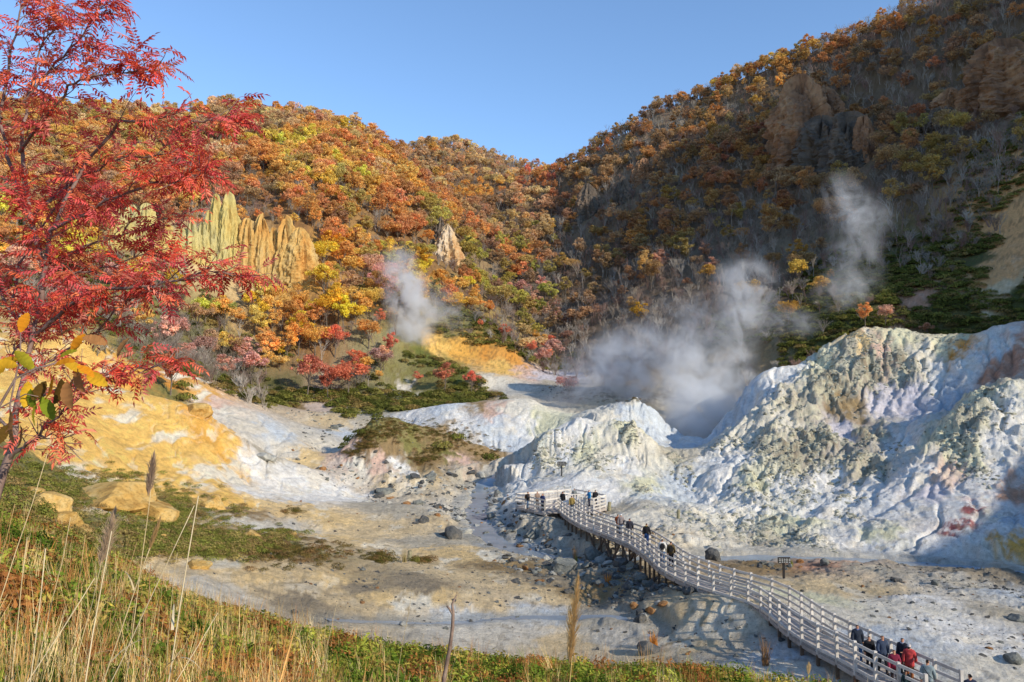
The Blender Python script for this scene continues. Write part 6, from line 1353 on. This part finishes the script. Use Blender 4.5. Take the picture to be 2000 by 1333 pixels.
for k, (x, y, ang, c) in enumerate([(40,700,200,'y'),(55,745,265,'y'),(35,715,170,'y'),(60,760,285,'g'),(80,775,300,'g'),(70,790,270,'yg'),(105,715,20,'o'),(125,710,-20,'y'),(150,715,-25,'o'),(170,730,-25,'y'),(150,720,-70,'b'),(120,740,-100,'d'),(130,745,-80,'b'),(115,700,30,'yg'),(100,730,-90,'o'),(145,740,-95,'b'),(20,800,-95,'b'),(25,820,-80,'b'),(40,830,-90,'b'),(15,830,-110,'d'),(40,650,80,'o'),(120,655,30,'b'),(160,660,-10,'b'),(10,720,190,'y'),(90,745,240,'d'),(65,725,120,'yg'),(140,690,60,'o'),(230,700,70,'b'),(5,650,150,'y')]):
    p = Vector(unproj(x, y, OD+random.uniform(-.08,.08))); a = math.radians(ang); d = Vector((math.cos(a), random.uniform(-.5,.2), math.sin(a)))
    o = link('leaf', OL[k%4], oak, p-ob); q = d.to_track_quat('X', 'Z').to_euler(); q.rotate_axis('X', random.uniform(.5,1.5)); o.rotation_euler = q; s = random.uniform(.8,1.15); o.scale = (s,s,s); o.color = linc(OKC[c], random.uniform(.85,1.1))
tag(oak, 'oak sapling with large yellow, green and brown leaves', 'sapling')
# ------------------------------------------------------------------ steam
def steam_mat(name, k):
    m = bpy.data.materials.new(name); m.use_nodes = True; t = m.node_tree; n = t.nodes; n.clear(); out = n.new('ShaderNodeOutputMaterial'); pv = n.new('ShaderNodeVolumePrincipled')
    pv.inputs['Color'].default_value = (.97,.98,.99,1); pv.inputs['Anisotropy'].default_value = .25
    tc = n.new('ShaderNodeTexCoord'); ln = n.new('ShaderNodeVectorMath'); ln.operation = 'LENGTH'; t.links.new(tc.outputs['Object'], ln.inputs[0])
    mr = n.new('ShaderNodeMapRange'); mr.interpolation_type = 'SMOOTHSTEP'; mr.inputs['From Min'].default_value = 1.0; mr.inputs['From Max'].default_value = .15; t.links.new(ln.outputs['Value'], mr.inputs['Value'])
    gp = n.new('ShaderNodeNewGeometry'); nz = n.new('ShaderNodeTexNoise'); nz.inputs['Scale'].default_value = .21; nz.inputs['Detail'].default_value = 6; nz.inputs['Roughness'].default_value = .66; nz.inputs['Distortion'].default_value = 1.1
    t.links.new(gp.outputs['Position'], nz.inputs['Vector'])
    m2 = n.new('ShaderNodeMapRange'); m2.inputs['From Min'].default_value = .44; m2.inputs['From Max'].default_value = .72; t.links.new(nz.outputs['Fac'], m2.inputs['Value'])
    mu = n.new('ShaderNodeMath'); mu.operation = 'MULTIPLY'; t.links.new(mr.outputs[0], mu.inputs[0]); t.links.new(m2.outputs[0], mu.inputs[1])
    mk = n.new('ShaderNodeMath'); mk.operation = 'MULTIPLY'; t.links.new(mu.outputs[0], mk.inputs[0]); mk.inputs[1].default_value = k
    t.links.new(mk.outputs[0], pv.inputs['Density']); t.links.new(pv.outputs[0], out.inputs['Volume']); return m
_bm2 = bmesh.new(); bmesh.ops.create_icosphere(_bm2, subdivisions=3, radius=1.0)
_sm = {}
def plume(puffs, label):
    d0 = puffs[0][2]; b = Vector(unproj(puffs[0][0], puffs[0][1]+puffs[0][4], d0)); e = empty('steam_plume', b)
    for px, py, d, rx, rz, k in puffs:
        kk = round(k, 2)
        if kk not in _sm:
            me = bpy.data.meshes.new('puff'); _bm2.to_mesh(me); me.materials.append(steam_mat('steam_%d' % int(kk*100), kk*STEAM)); _sm[kk] = me
        o = link('puff', _sm[kk], e, Vector(unproj(px, py, d))-b); s = d/FPX; o.scale = (rx*s, (rx+rz)*.5*s, rz*s); o.rotation_euler = (0, random.uniform(-.3,.3), 0)
    return tag(e, label, 'steam')
STEAM = 1.0
plume([(800,655,174,60,46,1.6),(804,612,174,66,58,1.0),(795,565,174,62,62,1.0),(778,520,174,52,56,.6),(850,600,178,66,60,.25),(880,625,178,50,50,.25)], 'white steam plume rising from the yellow cliff at left')
plume([(1120,790,142,80,60,.4),(1180,740,142,120,90,.4),(1220,700,142,100,80,.4),(1270,760,140,90,60,.4),(1270,710,138,150,100,.25),(1350,640,136,130,90,.25),(1085,805,136,50,50,.25)], 'thin broad steam drifting left of the steaming pit')
plume([(1385,838,119,96,56,1.6),(1365,795,121,92,72,1.0),(1348,730,124,84,84,.6),(1345,675,124,66,56,.6),(1425,755,124,90,90,.6),(1432,680,127,64,64,.4),(1452,620,128,60,54,.6),(1456,560,129,80,78,.6),(1500,630,130,66,52,.25),(1556,630,131,66,40,.25)], 'largest white steam plume rising from the pit beside the white hill')
plume([(1640,575,142,80,46,.25),(1665,540,142,76,70,.25),(1672,480,142,66,56,.25),(1680,430,142,80,52,.25),(1662,405,142,66,60,.4),(1640,370,142,46,46,.25)], 'thin bluish steam wisp against the dark right slope')
